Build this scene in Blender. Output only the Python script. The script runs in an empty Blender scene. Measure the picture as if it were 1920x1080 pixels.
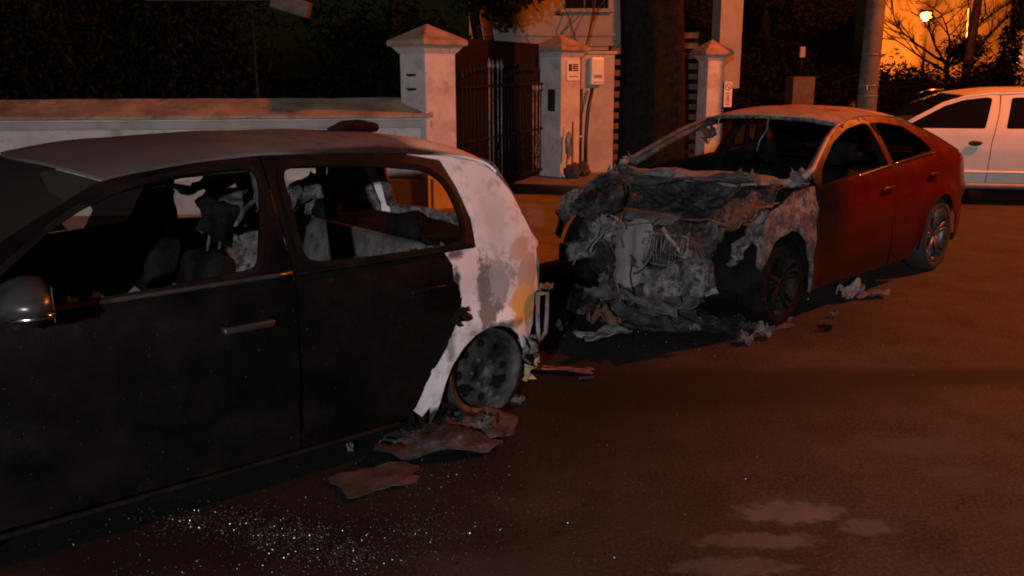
import bpy, bmesh, math, random
from mathutils import Vector, Matrix, noise
from mathutils.geometry import delaunay_2d_cdt
PI = math.pi
R = math.radians
SC = bpy.context.scene

# ---------------------------------------------------------------- camera
CAM_H, PITCH, ROLL = 1.749, .230, -.003
cd = bpy.data.cameras.new('camera')
cam = bpy.data.objects.new('camera', cd)
SC.collection.objects.link(cam)
cd.sensor_width = 36
cd.lens = 1750 / 1920 * 36
cd.clip_start, cd.clip_end = .05, 400
f_ = Vector((0, math.cos(PITCH), -math.sin(PITCH)))
u_ = Vector((0, math.sin(PITCH), math.cos(PITCH)))
x_ = Vector((1, 0, 0))
cr = math.cos(ROLL) * x_ + math.sin(ROLL) * u_
cu = -math.sin(ROLL) * x_ + math.cos(ROLL) * u_
cam.matrix_world = Matrix(((cr.x, cu.x, -f_.x, 0), (cr.y, cu.y, -f_.y, 0), (cr.z, cu.z, -f_.z, CAM_H), (0, 0, 0, 1)))
SC.camera = cam

# ---------------------------------------------------------------- night sky
w = bpy.data.worlds.new('World')
SC.world = w
w.use_nodes = True
wn = w.node_tree
bg = wn.nodes['Background']
sky = wn.nodes.new('ShaderNodeTexSky')
sky.sky_type = 'NISHITA'
sky.sun_disc = False
sky.sun_elevation = R(3)
sky.sun_rotation = R(150)
wn.links.new(sky.outputs[0], bg.inputs[0])
bg.inputs[1].default_value = .0018
# ---------------------------------------------------------------- street light (lamps that stand outside the frame, see street_lamp below)
SODIUM = (1, .17, .014)
LAMP_NEAR = (9.5, 10.5, 7.0)      # sodium lamp over the street to the right
LAMP_LED = (-1.5, -6.0, 3.1)       # cool lamp behind the camera
LAMP_FAR = (19.22, 45, 3.99)
P_NEAR, P_LED, P_FAR = 5300, 3300, 7500
SC.view_settings.view_transform = 'Standard'
SC.view_settings.look = 'None'
SC.view_settings.exposure = 0
SC.view_settings.gamma = 1
SC.render.engine = 'CYCLES'
SC.cycles.filter_width = 1.9

# ---------------------------------------------------------------- helpers
rnd = random.Random(7)

def link(o, parent=None):
    SC.collection.objects.link(o)
    if parent:
        o.parent = parent
    return o

def tag(o, label=None, cat=None, group=None, kind=None):
    if label: o['label'] = label
    if cat: o['category'] = cat
    if group: o['group'] = group
    if kind: o['kind'] = kind
    return o

def empty(name, loc=(0, 0, 0), rz=0, **k):
    o = bpy.data.objects.new(name, None)
    o.location = loc
    o.rotation_euler = (0, 0, rz)
    o.empty_display_size = .2
    link(o)
    return tag(o, **k)

def mesh(name, vs, fs, m, parent=None, smooth=True):
    me = bpy.data.meshes.new(name)
    me.from_pydata([tuple(v) for v in vs], [], fs)
    me.update()
    if smooth:
        me.polygons.foreach_set('use_smooth', [True] * len(me.polygons))
    if m: me.materials.append(m)
    return link(bpy.data.objects.new(name, me), parent)

def bmobj(name, bm, m, parent=None, smooth=False):
    me = bpy.data.meshes.new(name)
    bm.to_mesh(me)
    bm.free()
    if smooth:
        me.polygons.foreach_set('use_smooth', [True] * len(me.polygons))
    if m: me.materials.append(m)
    return link(bpy.data.objects.new(name, me), parent)

def add_box(bm, c, s, bev=0, rot=None, taper=None):
    r = bmesh.ops.create_cube(bm, size=1)
    vs = r['verts']
    for v in vs:
        if taper and v.co.z > 0:
            v.co.x *= taper[0]; v.co.y *= taper[1]
        v.co = Vector((v.co.x * s[0], v.co.y * s[1], v.co.z * s[2]))
    if bev:
        es = list({e for v in vs for e in v.link_edges})
        g = bmesh.ops.bevel(bm, geom=es, offset=bev, segments=2, affect='EDGES', profile=.6)
        vs = list({v for f in g['faces'] for v in f.verts} | {v for v in vs if v.is_valid})
    mt = Matrix.Translation(c)
    if rot is not None: mt = mt @ rot
    for v in vs: v.co = mt @ v.co
    return bm

def box(name, c, s, m, parent=None, bev=0, rz=0, rot=None, taper=None):
    bm = bmesh.new()
    add_box(bm, c, s, bev, rot if rot is not None else Matrix.Rotation(rz, 4, 'Z'), taper)
    return bmobj(name, bm, m, parent)

def tube_geo(pts, rad, seg=8, cap=True):
    pts = [Vector(p) for p in pts]
    if not hasattr(rad, '__len__'): rad = [rad] * len(pts)
    vs, fs = [], []
    up = Vector((0, 0, 1))
    prev = None
    for i, p in enumerate(pts):
        d = (pts[min(i + 1, len(pts) - 1)] - pts[max(i - 1, 0)]).normalized()
        if prev is None:
            a = d.orthogonal().normalized()
        else:
            a = (prev - d * prev.dot(d)).normalized()
        prev = a
        b = d.cross(a)
        for k in range(seg):
            t = 2 * PI * k / seg
            vs.append(p + (a * math.cos(t) + b * math.sin(t)) * rad[i])
    for i in range(len(pts) - 1):
        for k in range(seg):
            k2 = (k + 1) % seg
            fs.append((i * seg + k, i * seg + k2, (i + 1) * seg + k2, (i + 1) * seg + k))
    if cap:
        fs.append(tuple(range(seg))[::-1])
        fs.append(tuple((len(pts) - 1) * seg + k for k in range(seg)))
    return vs, fs

def tube(name, pts, rad, m, parent=None, seg=8):
    vs, fs = tube_geo(pts, rad, seg)
    return mesh(name, vs, fs, m, parent)

def join(geos):
    V, F = [], []
    for vs, fs in geos:
        n = len(V)
        V += list(vs)
        F += [tuple(i + n for i in f) for f in fs]
    return V, F

def lathe(name, prof, m, parent=None, axis='Y', c=(0, 0, 0), seg=40):
    vs, fs = [], []
    for k in range(seg):
        t = 2 * PI * k / seg
        for r, h in prof:
            a, b = r * math.cos(t), r * math.sin(t)
            p = (a, h, b) if axis == 'Y' else (a, b, h)
            vs.append((p[0] + c[0], p[1] + c[1], p[2] + c[2]))
    n = len(prof)
    for k in range(seg):
        k2 = (k + 1) % seg
        for i in range(n - 1):
            fs.append((k * n + i, k2 * n + i, k2 * n + i + 1, k * n + i + 1))
    return mesh(name, vs, fs, m, parent)

def solid(o, t, off=-1):
    md = o.modifiers.new('thickness', 'SOLIDIFY')
    md.thickness = t
    md.offset = off
    es = o.modifiers.new('sharp_rims', 'EDGE_SPLIT')
    es.split_angle = R(50)
    return o

def interp(tab, x):
    tab = sorted(tab)
    if x <= tab[0][0]: return tab[0][1]
    for (a, b), (c, d) in zip(tab, tab[1:]):
        if x <= c: return b + (d - b) * (x - a) / (c - a)
    return tab[-1][1]

def inside(p, poly):
    x, y = p
    c = False
    n = len(poly)
    for i in range(n):
        x1, y1 = poly[i]; x2, y2 = poly[(i + 1) % n]
        if (y1 > y) != (y2 > y) and x < (x2 - x1) * (y - y1) / (y2 - y1) + x1:
            c = not c
    return c

def dense(poly, step):
    out = []
    n = len(poly)
    for i in range(n):
        a, b = Vector(poly[i]), Vector(poly[(i + 1) % n])
        k = max(1, int((b - a).length / step))
        out += [tuple(a + (b - a) * j / k) for j in range(k)]
    return out

def smoothpoly(poly, it=2, keep=None):
    # Chaikin corner cutting
    for _ in range(it):
        o = []
        n = len(poly)
        for i in range(n):
            a, b = poly[i], poly[(i + 1) % n]
            o.append((a[0] * .75 + b[0] * .25, a[1] * .75 + b[1] * .25))
            o.append((a[0] * .25 + b[0] * .75, a[1] * .25 + b[1] * .75))
        poly = o
    return poly

def panel(name, outline, Yf, m, parent, side=1, holes=(), step=.06, thick=.012, dent=0, seed=0, inset=0):
    """a pressed sheet: an outline in the car's side plane laid on the body's curved flank"""
    vs, es = [], []
    for poly in [outline] + list(holes):
        d = dense(poly, step)
        n0 = len(vs)
        vs += [Vector(p) for p in d]
        es += [(n0 + i, n0 + (i + 1) % len(d)) for i in range(len(d))]
    xs = [p[0] for p in outline]; zs = [p[1] for p in outline]
    def near(p):
        for q in vs:
            if (q - Vector(p)).length < step * .45: return True
        return False
    x = min(xs)
    k = 0
    extra = []
    while x < max(xs):
        z = min(zs) + (step / 2 if k % 2 else 0)
        while z < max(zs):
            p = (x, z)
            if inside(p, outline) and not any(inside(p, h) for h in holes) and not near(p):
                extra.append(Vector(p))
            z += step
        x += step * .87
        k += 1
    vs += extra
    r = delaunay_2d_cdt(vs, es, [], 0, 1e-5)
    pv, pf = r[0], r[2]
    V = []
    for p in pv:
        y = Yf(p.x, p.y) - inset
        if dent: y += dent * noise.noise(Vector((p.x * 7 + seed, p.y * 7, seed)))
        V.append((p.x, side * y, p.y))
    F = []
    for f in pf:
        c = (sum(pv[i].x for i in f) / 3, sum(pv[i].y for i in f) / 3)
        if inside(c, outline) and not any(inside(c, h) for h in holes):
            a, b, cc = [Vector(V[i]) for i in f]
            nn = (b - a).cross(cc - a)
            F.append(tuple(f) if nn.y * side > 0 else tuple(f)[::-1])
    o = mesh(name, V, F, m, parent)
    if thick: solid(o, thick)
    return o

def rough_skin(name, st, m, parent, nt=60, rows=50, pw=2.4, amp=.05, seed=0, thick=.01, fine=.35, drop=None):
    """a burnt, caved-in sheet: the skin stations with strong multi-scale buckling"""
    vs, fs = [], []
    for i in range(rows + 1):
        q = i / rows * (len(st) - 1)
        k = min(int(q), len(st) - 2); t = q - k
        a_, b_ = st[k], st[k + 1]
        xc, zc, xe, ze, yh = [u + (v - u) * t for u, v in zip(a_, b_)]
        for j in range(nt + 1):
            tt = -1 + 2 * j / nt
            p = Vector((xc + (xe - xc) * tt * tt, yh * tt, zc + (ze - zc) * abs(tt) ** pw))
            s1 = Vector((p.x * 4 + seed, p.y * 4, p.z * 4))
            h = noise.noise(s1) + .6 * (.5 - abs(noise.noise(s1 * 2.1))) + fine * noise.noise(s1 * 5) + fine * .5 * noise.noise(s1 * 11)
            w_ = noise.noise(s1 * 1.7 + Vector((9, 3, 1)))
            p += Vector((amp * h * .8, amp * .5 * w_, amp * h))
            if drop: p.z -= drop * max(0, 1 - abs(tt) * 1.2) * math.sin(PI * min(1, i / rows))
            vs.append(p)
    n = nt + 1
    for i in range(rows):
        for j in range(nt):
            fs.append((i * n + j, (i + 1) * n + j, (i + 1) * n + j + 1, i * n + j + 1))
    o = mesh(name, vs, fs, m, parent)
    return solid(o, thick) if thick else o

def skin(name, st, m, parent, nt=20, pw=2.4, thick=.01, dent=0, seed=0, tr=(-1, 1), sub=4):
    """a sheet across the car: stations (x centre, z centre, x edge, z edge, half width)"""
    S = []
    for a, b in zip(st, st[1:]):
        i = len(S) // sub
        p0 = st[max(i - 1, 0)]; p3 = st[min(i + 2, len(st) - 1)]
        for k in range(sub):
            t = k / sub
            S.append(tuple(.5 * ((2 * q1) + (q2 - q0) * t + (2 * q0 - 5 * q1 + 4 * q2 - q3) * t * t + (-q0 + 3 * q1 - 3 * q2 + q3) * t ** 3)
                           for q0, q1, q2, q3 in zip(p0, a, b, p3)))
    S.append(st[-1])
    vs, fs = [], []
    for xc, zc, xe, ze, yh in S:
        for j in range(nt + 1):
            t = tr[0] + (tr[1] - tr[0]) * j / nt
            k = abs(t) ** pw
            p = Vector((xc + (xe - xc) * abs(t) ** 2, yh * t, zc + (ze - zc) * k))
            if dent: p.z += dent * noise.noise(Vector((p.x * 5 + seed, p.y * 5, seed)))
            vs.append(p)
    n = nt + 1
    for i in range(len(S) - 1):
        for j in range(nt):
            fs.append((i * n + j, (i + 1) * n + j, (i + 1) * n + j + 1, i * n + j + 1))
    a, b, c = [Vector(vs[i]) for i in fs[0][:3]]
    o = mesh(name, vs, fs, m, parent)
    if thick:
        solid(o, thick)
    return o

# ---------------------------------------------------------------- materials
def roundpoly(poly, rad=.05):
    o = []
    n = len(poly)
    for i in range(n):
        p0, p, p1 = Vector(poly[i - 1]), Vector(poly[i]), Vector(poly[(i + 1) % n])
        d0, d1 = (p0 - p), (p1 - p)
        r0, r1 = min(rad, d0.length * .4), min(rad, d1.length * .4)
        a_, b_ = p + d0.normalized() * r0, p + d1.normalized() * r1
        for k in (0, .25, .5, .75, 1):
            o.append(tuple(a_ * (1 - k) ** 2 + p * 2 * k * (1 - k) + b_ * k * k))
    return o

def mat(name, c1, c2=None, scale=6, rough=.7, rough2=None, metal=0, bump=0, bscale=40, spec=.5, lo=.4, hi=.6,
        patches=(), c3=None, s3=30, lo3=.55, hi3=.7, emit=None, estr=0, coat=0, bdist=.01, speck=None):
    m = bpy.data.materials.new(name)
    m.use_nodes = True
    nt = m.node_tree
    N, L = nt.nodes, nt.links
    b = N['Principled BSDF']
    b.inputs['Metallic'].default_value = metal
    b.inputs['Specular IOR Level'].default_value = spec
    b.inputs['Coat Weight'].default_value = coat
    b.inputs['Coat Roughness'].default_value = .12
    tc = N.new('ShaderNodeTexCoord')
    co = tc.outputs['Object']
    def nz(s, det=6, ro=.6):
        t = N.new('ShaderNodeTexNoise')
        t.inputs['Scale'].default_value = s
        t.inputs['Detail'].default_value = det
        t.inputs['Roughness'].default_value = ro
        L.new(co, t.inputs['Vector'])
        return t.outputs['Fac']
    def ramp(fac, lo, hi):
        r = N.new('ShaderNodeMapRange')
        r.inputs['From Min'].default_value = lo
        r.inputs['From Max'].default_value = hi
        L.new(fac, r.inputs['Value'])
        return r.outputs['Result']
    def mixc(fac, a, bb):
        x = N.new('ShaderNodeMix')
        x.data_type = 'RGBA'
        if fac is not None: L.new(fac, x.inputs['Factor'])
        for i, v in ((6, a), (7, bb)):
            if isinstance(v, tuple): x.inputs[i].default_value = (*v[:3], 1)
            else: L.new(v, x.inputs[i])
        return x.outputs[2]
    fac = ramp(nz(scale), lo, hi)
    col = mixc(fac, c1, c2 if c2 else c1)
    if c3: col = mixc(ramp(nz(s3, 8, .7), lo3, hi3), col, c3)
    for (pc, pr, pcol, soft, ns, na) in patches:
        v1 = N.new('ShaderNodeVectorMath'); v1.operation = 'SUBTRACT'
        L.new(co, v1.inputs[0]); v1.inputs[1].default_value = pc
        v2 = N.new('ShaderNodeVectorMath'); v2.operation = 'DIVIDE'
        L.new(v1.outputs[0], v2.inputs[0]); v2.inputs[1].default_value = pr
        v3 = N.new('ShaderNodeVectorMath'); v3.operation = 'LENGTH'
        L.new(v2.outputs[0], v3.inputs[0])
        a = N.new('ShaderNodeMath'); a.operation = 'MULTIPLY_ADD'
        L.new(nz(ns, 5, .65), a.inputs[0]); a.inputs[1].default_value = na
        L.new(v3.outputs['Value'], a.inputs[2])
        s = N.new('ShaderNodeMath'); s.operation = 'SUBTRACT'
        L.new(a.outputs[0], s.inputs[0]); s.inputs[1].default_value = na * .5
        r = N.new('ShaderNodeMapRange')
        r.inputs['From Min'].default_value = 1 + soft * .5
        r.inputs['From Max'].default_value = 1 - soft * .5
        L.new(s.outputs[0], r.inputs['Value'])
        col = mixc(r.outputs['Result'], col, pcol)
    if speck:
        col = mixc(ramp(nz(speck[0], 2, .5), speck[1], speck[1] + .03), col, speck[2])
    L.new(col, b.inputs['Base Color'])
    if rough2 is not None:
        r = N.new('ShaderNodeMapRange')
        L.new(nz(scale * 1.7), r.inputs['Value'])
        r.inputs['From Min'].default_value = .35; r.inputs['From Max'].default_value = .65
        r.inputs['To Min'].default_value = rough; r.inputs['To Max'].default_value = rough2
        L.new(r.outputs[0], b.inputs['Roughness'])
    else:
        b.inputs['Roughness'].default_value = rough
    if bump:
        bp = N.new('ShaderNodeBump')
        bp.inputs['Strength'].default_value = bump
        bp.inputs['Distance'].default_value = bdist
        L.new(nz(bscale, 8, .65), bp.inputs['Height'])
        L.new(bp.outputs[0], b.inputs['Normal'])
    if emit:
        b.inputs['Emission Color'].default_value = (*emit, 1)
        b.inputs['Emission Strength'].default_value = estr
    return m

def glassmat(name, tint=(.02, .02, .02), trans=.35, rough=.15):
    m = bpy.data.materials.new(name)
    m.use_nodes = True
    N, L = m.node_tree.nodes, m.node_tree.links
    b = N['Principled BSDF']
    b.inputs['Base Color'].default_value = (*tint, 1)
    b.inputs['Roughness'].default_value = rough
    t = N.new('ShaderNodeBsdfTransparent')
    x = N.new('ShaderNodeMixShader')
    x.inputs[0].default_value = trans
    L.new(b.outputs[0], x.inputs[1]); L.new(t.outputs[0], x.inputs[2])
    L.new(x.outputs[0], N['Material Output'].inputs[0])
    return m

STAIN_SHADOW_PATCHES = [
    ((1.12, 3.47, 0), (.2, .09, 1), (.13,.115,.108), 0.5, 15, 2.8),
    ((.93, 3.24, 0), (.22, .06, 1), (.12,.105,.10), 0.5, 15, 2.8),
    ((1.38, 3.35, 0), (.11, .06, 1), (.10,.09,.085), 0.5, 15, 2.8),
    ((.78, 3.05, 0), (.2, .06, 1), (.10,.09,.085), 0.5, 15, 2.8),
    ((1.95, 4.15, 0), (.22, .12, 1), (.065,.056,.052), 0.7, 13, 3.0),
    ((1.95, 3.85, 0), (.12, .06, 1), (.07,.06,.055), 0.7, 13, 3.0),
    ((-.05, 3.05, 0), (.3, .12, 1), (.06,.052,.05), 0.7, 13, 3.0),
    ((2.2, 3.4, 0), (.2, .1, 1), (.06,.052,.048), 0.7, 13, 3.0),
    ((2.9, 5.15, 0), (2.2, .17, 1), (.018, .017, .016), .9, 1.5, .9),  # long dark streak: a cast shadow from overhead put into the asphalt colour
    ((1.3, 4.95, 0), (1.0, .28, 1), (.02, .018, .017), 1.1, 1.5, .9),  # left end of the same shadow streak, also painted in
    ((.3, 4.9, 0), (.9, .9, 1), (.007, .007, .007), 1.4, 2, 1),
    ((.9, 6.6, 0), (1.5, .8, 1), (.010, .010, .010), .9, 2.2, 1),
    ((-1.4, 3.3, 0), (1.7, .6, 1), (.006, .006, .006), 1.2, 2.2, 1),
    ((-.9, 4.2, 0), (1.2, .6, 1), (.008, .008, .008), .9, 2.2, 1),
]
M = {}
M['asphalt'] = mat('asphalt', (.020, .0155, .013), (.052, .040, .033), 2.6, .7, spec=.12, bump=1, bscale=70, bdist=.012, lo=.32, hi=.62, patches=STAIN_SHADOW_PATCHES,
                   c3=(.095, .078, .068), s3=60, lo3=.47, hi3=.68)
M['paving'] = mat('paving', (.13, .12, .11), (.2, .18, .16), 2, .85, bump=.5, bscale=60, bdist=.01, c3=(.06, .05, .04), s3=9)
M['soil'] = mat('soil', (.02, .018, .012), (.035, .03, .02), 4, .95, bump=.6, bscale=20)
M['kerb'] = mat('kerbstone', (.15, .14, .13), (.22, .2, .18), 6, .85, bump=.4, bscale=50)
M['plaster'] = mat('white_plaster', (.42, .40, .38), (.52, .5, .47), 3, .85, bump=.25, bscale=55, bdist=.004, c3=(.2, .17, .14), s3=3.5, lo3=.52, hi3=.8)
M['plaster_grey'] = mat('grey_plaster', (.28, .27, .25), (.36, .34, .31), 3, .9, bump=.2, bscale=60)
M['coping'] = mat('stained_coping', (.24, .17, .12), (.42, .30, .21), 1.6, .85, bump=.5, bscale=30, c3=(.10, .085, .055), s3=4, lo3=.5, hi3=.72)
M['dim0'] = mat('weathered_eave', (.07, .06, .055), (.12, .105, .09), 5, .9, bump=.3)
M['iron'] = mat('black_iron', (.008, .007, .007), (.015, .013, .012), 10, .6, .8, spec=.2, metal=.3, bump=.15)
M['iron_lit'] = mat('painted_lit_iron', (.2, .19, .18), (.08, .075, .07), 14, .55, metal=.2, bump=.3)  # paler copy of the gate iron, lit edges put into the colour
M['sheet'] = mat('brown_gate_sheet', (.014, .007, .005), (.01, .005, .004), 3, .6, spec=.08, bump=.1)
M['bark'] = mat('bark', (.009, .007, .006), (.018, .014, .011), 12, .95, spec=.08, bump=1, bscale=14, bdist=.04)
M['twig'] = mat('twig', (.04, .028, .02), (.07, .05, .035), 12, .9)
M['leaf_dark'] = mat('dark_leaves', spec=.08, c1=(.005, .006, .003), c2=(.009, .009, .004), scale=2, rough=.7)
M['leaf_brown'] = mat('dry_leaves', (.018, .012, .006), (.03, .018, .008), 2, .8, spec=.08)
M['wood'] = mat('slat_wood', (.06, .045, .03), (.1, .07, .05), 8, .7, bump=.3)
M['concrete'] = mat('concrete', (.07, .065, .058), (.11, .10, .09), 5, .9, bump=.4, bscale=40)
M['house'] = mat('house_render', (.26, .24, .21), (.32, .3, .26), 2, .9, bump=.2, bscale=60)
M['house_far'] = mat('far_house_render', (.20, .14, .09), (.36, .26, .17), .5, .9, rough2=.95, lo=.35, hi=.65, s3=1.5, c3=(.12, .08, .05), lo3=.55, hi3=.7, bump=.1)
M['glass_dark'] = mat('dark_window', (.01, .01, .011), rough=.1)
M['frame'] = mat('window_frame', (.05, .045, .04), rough=.6)
M['plastic_white'] = mat('white_plastic', (.7, .68, .64), (.62, .6, .56), 9, .35)
M['plastic_grey'] = mat('grey_plastic', (.25, .24, .23), (.18, .17, .17), 9, .5)
M['plastic_black'] = mat('black_plastic', (.012, .012, .012), (.02, .02, .02), 9, .45)
M['print_dark'] = mat('print_dark', (.03, .02, .02), rough=.6)
M['print_red'] = mat('print_red', (.4, .05, .03), rough=.6)
M['rag'] = mat('rag', (.03, .025, .022), (.06, .05, .045), 10, .9, bump=.6, bscale=25)
# hatchback
M['black_paint'] = mat('sooty_black_paint', (.002, .002, .0025), (.006, .0045, .004), 3, .24, .5, bump=.35, bscale=26, bdist=.004, spec=.14, c3=(.008, .0065, .006), s3=5, lo3=.55, hi3=.72,
                       speck=(120, .735, (.06, .056, .052)))
M['frame_black'] = mat('charred_window_frame', spec=.04, c1=(.003, .003, .003), c2=(.007, .006, .006), scale=8, rough=.55, rough2=.8, bump=.2, bscale=60, bdist=.003)
HQ = [
    ((-2.36, .8, .86), (.12, .3, .16), (.55, .46, .45), .5, 9, .8),
    ((-2.59, .8, .70), (.12, .4, .15), (.27, .26, .255), .35, 20, 3.0),
    ((-2.50, .8, .68), (.045, .4, .16), (.13, .125, .12), .5, 26, 3.2),
    ((-2.56, .8, .56), (.08, .4, .07), (.15, .145, .14), .5, 26, 3.2),
    ((-2.77, .8, .86), (.08, .4, .055), (.42, .30, .25), .35, 12, 1.8),
    ((-2.83, .8, .72), (.085, .4, .12), (.38, .30, .25), .15, 10, .8),
    ((-2.785, .8, .56), (.13, .4, .105), (.58, .33, .09), .25, 16, 1.8),
    ((-2.63, .8, .53), (.07, .4, .045), (.72, .68, .67), .4, 24, 2.2),
    ((-2.60, .8, .485), (.16, .4, .025), (.10, .095, .09), .8, 24, 1.8),
    ((-2.19, .8, .10), (.04, .4, .05), (.02, .02, .02), .5, 12, .4),
]
HQ += [((-2.325, .8, .72), (.025, .3, .10), (.03, .03, .03), .7, 22, 2.4), ((-2.27, .8, .50), (.03, .3, .12), (.20, .19, .19), .8, 20, 2.4),
       ((-2.33, .8, .89), (.05, .3, .02), (.10, .07, .07), .8, 25, 2.4), ((-2.62, .8, 1.02), (.10, .3, .14), (.40, .37, .39), 1.0, 8, 1.6)]
M['burnt_white'] = mat('heat_bleached_panel', (.58, .54, .56), (.47, .44, .46), 3.5, .85, bump=.3, bscale=45, bdist=.004, patches=HQ,
                       c3=(.26, .245, .25), s3=14, lo3=.52, hi3=.72)
M['hatch_roof'] = mat('scorched_roof_paint', (.11, .10, .105), (.16, .145, .15), 2.2, .42, .6, bump=.15, bscale=60, bdist=.003,
                      patches=[((-.8, 0, 1.4), (.75, 1.2, .4), (.055, .052, .054), 1.2, 3, .8),
                               ((-2.75, .35, 1.3), (.40, .9, .5), (.62, .56, .55), .35, 7, .6),
                               ((-2.1, .6, 1.38), (.55, .10, .06), (.02, .014, .013), .5, 7, .5)],
                      c3=(.06, .055, .055), s3=6, lo3=.5, hi3=.7)
M['sooty_glass'] = glassmat('sooty_windscreen_glass', (.018, .015, .013), .22, .3)
M['sooty_pane'] = glassmat('sooty_side_glass', (.012, .011, .010), .2, .5)
M['ash'] = mat('ash_grey_metal', (.07, .068, .07), (.17, .163, .165), 9, .85, bump=.9, bscale=45, bdist=.012, c3=(.015, .015, .015), s3=22, lo3=.46, hi3=.6)
M['ash_dark'] = mat('charred_metal', (.03, .029, .03), (.08, .075, .076), 10, .75, bump=.8, bscale=26, bdist=.015, c3=(.10, .095, .09), s3=18, lo3=.6, hi3=.72)
M['ash_light'] = mat('pale_ash', (.21, .205, .21), (.10, .098, .10), 10, .9, bump=.6, bscale=40, c3=(.05, .045, .045), s3=16, lo3=.55, hi3=.7)
M['panel_grey'] = mat('grey_burnt_panel', (.10, .097, .108), (.14, .135, .15), 5, .8, bump=.3, bscale=20, c3=(.08, .07, .07), s3=10)
M['wreck'] = mat('charred_wreckage', (.008, .008, .008), (.055, .053, .055), 5, .75, spec=.25, bump=1, bscale=30, bdist=.03, lo=.42, hi=.62,
                 c3=(.13, .125, .13), s3=12, lo3=.58, hi3=.72,
                 patches=[((.34, .66, .80), (.22, .16, .1), (.16, .065, .03), .8, 14, 2.4), ((.5, .35, .6), (.08, .10, .06), (.12, .06, .04), .8, 16, 2.4)])
M['rust'] = mat('rusted_panel', (.13, .055, .03), (.06, .03, .02), 7, .8, bump=.5, bscale=40, c3=(.35, .3, .27), s3=12, lo3=.6, hi3=.75)
M['char'] = mat('char', (.003, .003, .003), (.008, .0075, .007), 8, .8, spec=.08, bump=.9, bscale=30, bdist=.02)
M['burnt_steel'] = mat('burnt_steel_rim', (.012, .0115, .011), (.05, .048, .046), 8, .5, .75, metal=.35, bump=.3, bscale=50, c3=(.25, .24, .24), s3=10, lo3=.6, hi3=.75)
M['rim_char'] = mat('charred_rim', (.006, .006, .006), (.022, .021, .02), 12, .85, spec=.1, bump=.5, c3=(.06, .056, .052), s3=16, lo3=.62, hi3=.72)
M['rubber'] = mat('tyre_rubber', (.012, .012, .012), (.02, .02, .02), 10, .85, bump=.3)
M['chrome'] = mat('chrome', (.6, .6, .6), rough=.18, metal=1)
M['alloy'] = mat('alloy_rim', (.12, .115, .11), (.06, .058, .055), 12, .45, metal=.5, bump=.2)
M['mirror_case'] = mat('mirror_case', (.014, .014, .015), (.03, .028, .027), 9, .3)
# red coupe
M['red_paint'] = mat('dark_red_paint', (.10, .003, .0012), (.08, .002, .001), 4, .3, .42, spec=.2, coat=.22, bump=.03, bscale=140, bdist=.002,
                     patches=[((-.42, .85, .5), (.40, .5, .9), (.005, .004, .004), .9, 4, .8),
                              ((-1.3, .85, .2), (1.5, .5, .28), (.022, .003, .002), 1.3, 3, .8),
                              ((-1.3, .6, 1.4), (.5, .3, .1), (.22, .10, .05), .9, 5, .8)])
M['coupe_roof'] = mat('scorched_red_roof', (.26, .17, .13), (.34, .24, .2), 5, .5, .7, bump=.15, bscale=60, bdist=.003,
                      c3=(.22, .07, .04), s3=4, lo3=.5, hi3=.62)
M['red_lamp'] = mat('tail_lamp_lens', (.2, .01, .01), rough=.2)
# white car
M['white_paint'] = mat('white_paint', (.62, .60, .57), (.56, .55, .52), 2, .25, .35, coat=.5)
M['car_glass'] = mat('tinted_car_glass', (.006, .006, .006), rough=.06)
M['lamp_glow'] = mat('lit_sodium_lamp', (1, .5, .2), emit=(1, .42, .10), estr=14)
M['lamp_glow_pink'] = mat('lit_wall_lamp', (1, .6, .4), emit=(1, .52, .38), estr=9)
M['led_glow'] = mat('lit_led', (1, .95, .9), emit=(1, .93, .9), estr=8)
M['shard'] = mat('broken_glass', (.22, .25, .24), rough=.35, metal=.8)
M['dull_panel'] = mat('dull_brown_panel', (.014, .011, .010), (.036, .028, .025), 9, .7, bump=.7, bscale=30)
M['wood_red'] = mat('charred_red_plastic', (.25, .07, .04), (.1, .035, .025), 12, .5, bump=.5)

# ---------------------------------------------------------------- ground
def flat(name, pts, z, m, **k):
    o = mesh(name, [(x, y, z) for x, y in pts], [tuple(range(len(pts)))], m, smooth=False)
    return tag(o, **k)

flat('ground', [(-150, -60), (150, -60), (150, 200), (-150, 200)], -.02, M['soil'], kind='structure')
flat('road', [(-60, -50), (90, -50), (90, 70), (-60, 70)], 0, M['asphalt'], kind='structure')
KD = Vector((.7154, .6987)); KN = Vector((-.6987, .7154)); K0 = Vector((.38, 7.75))
def kp(s, t): return K0 + KD * s + KN * t
a, b, c, d = kp(-14, .16), kp(7.2, .16), kp(7.2, 60), kp(-14, 60)
PZ = .12
pav = bmesh.new()
vs = [pav.verts.new((p.x, p.y, z)) for z in (-.01, PZ) for p in (a, b, c, d)]
pav.faces.new(vs[4:])
for i in range(4): pav.faces.new((vs[i], vs[(i + 1) % 4], vs[4 + (i + 1) % 4], vs[4 + i]))
tag(bmobj('pavement', pav, M['paving']), kind='structure')
kerb = empty('kerb', (K0.x, K0.y, 0), math.atan2(KD.y, KD.x), kind='structure')
bm = bmesh.new()
add_box(bm, (0, 0, 0), (.78, .15, .16), .012)
kb = bmobj('kerb_stone', bm, M['kerb'], kerb)
kb.location = (-13.6, .08, .05)
for i in range(1, 26):
    o = kb.copy()
    link(o, kerb)
    o.location = (-13.6 + .8 * i, .08 + rnd.uniform(-.006, .006), .05 + rnd.uniform(-.004, .004))

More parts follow.
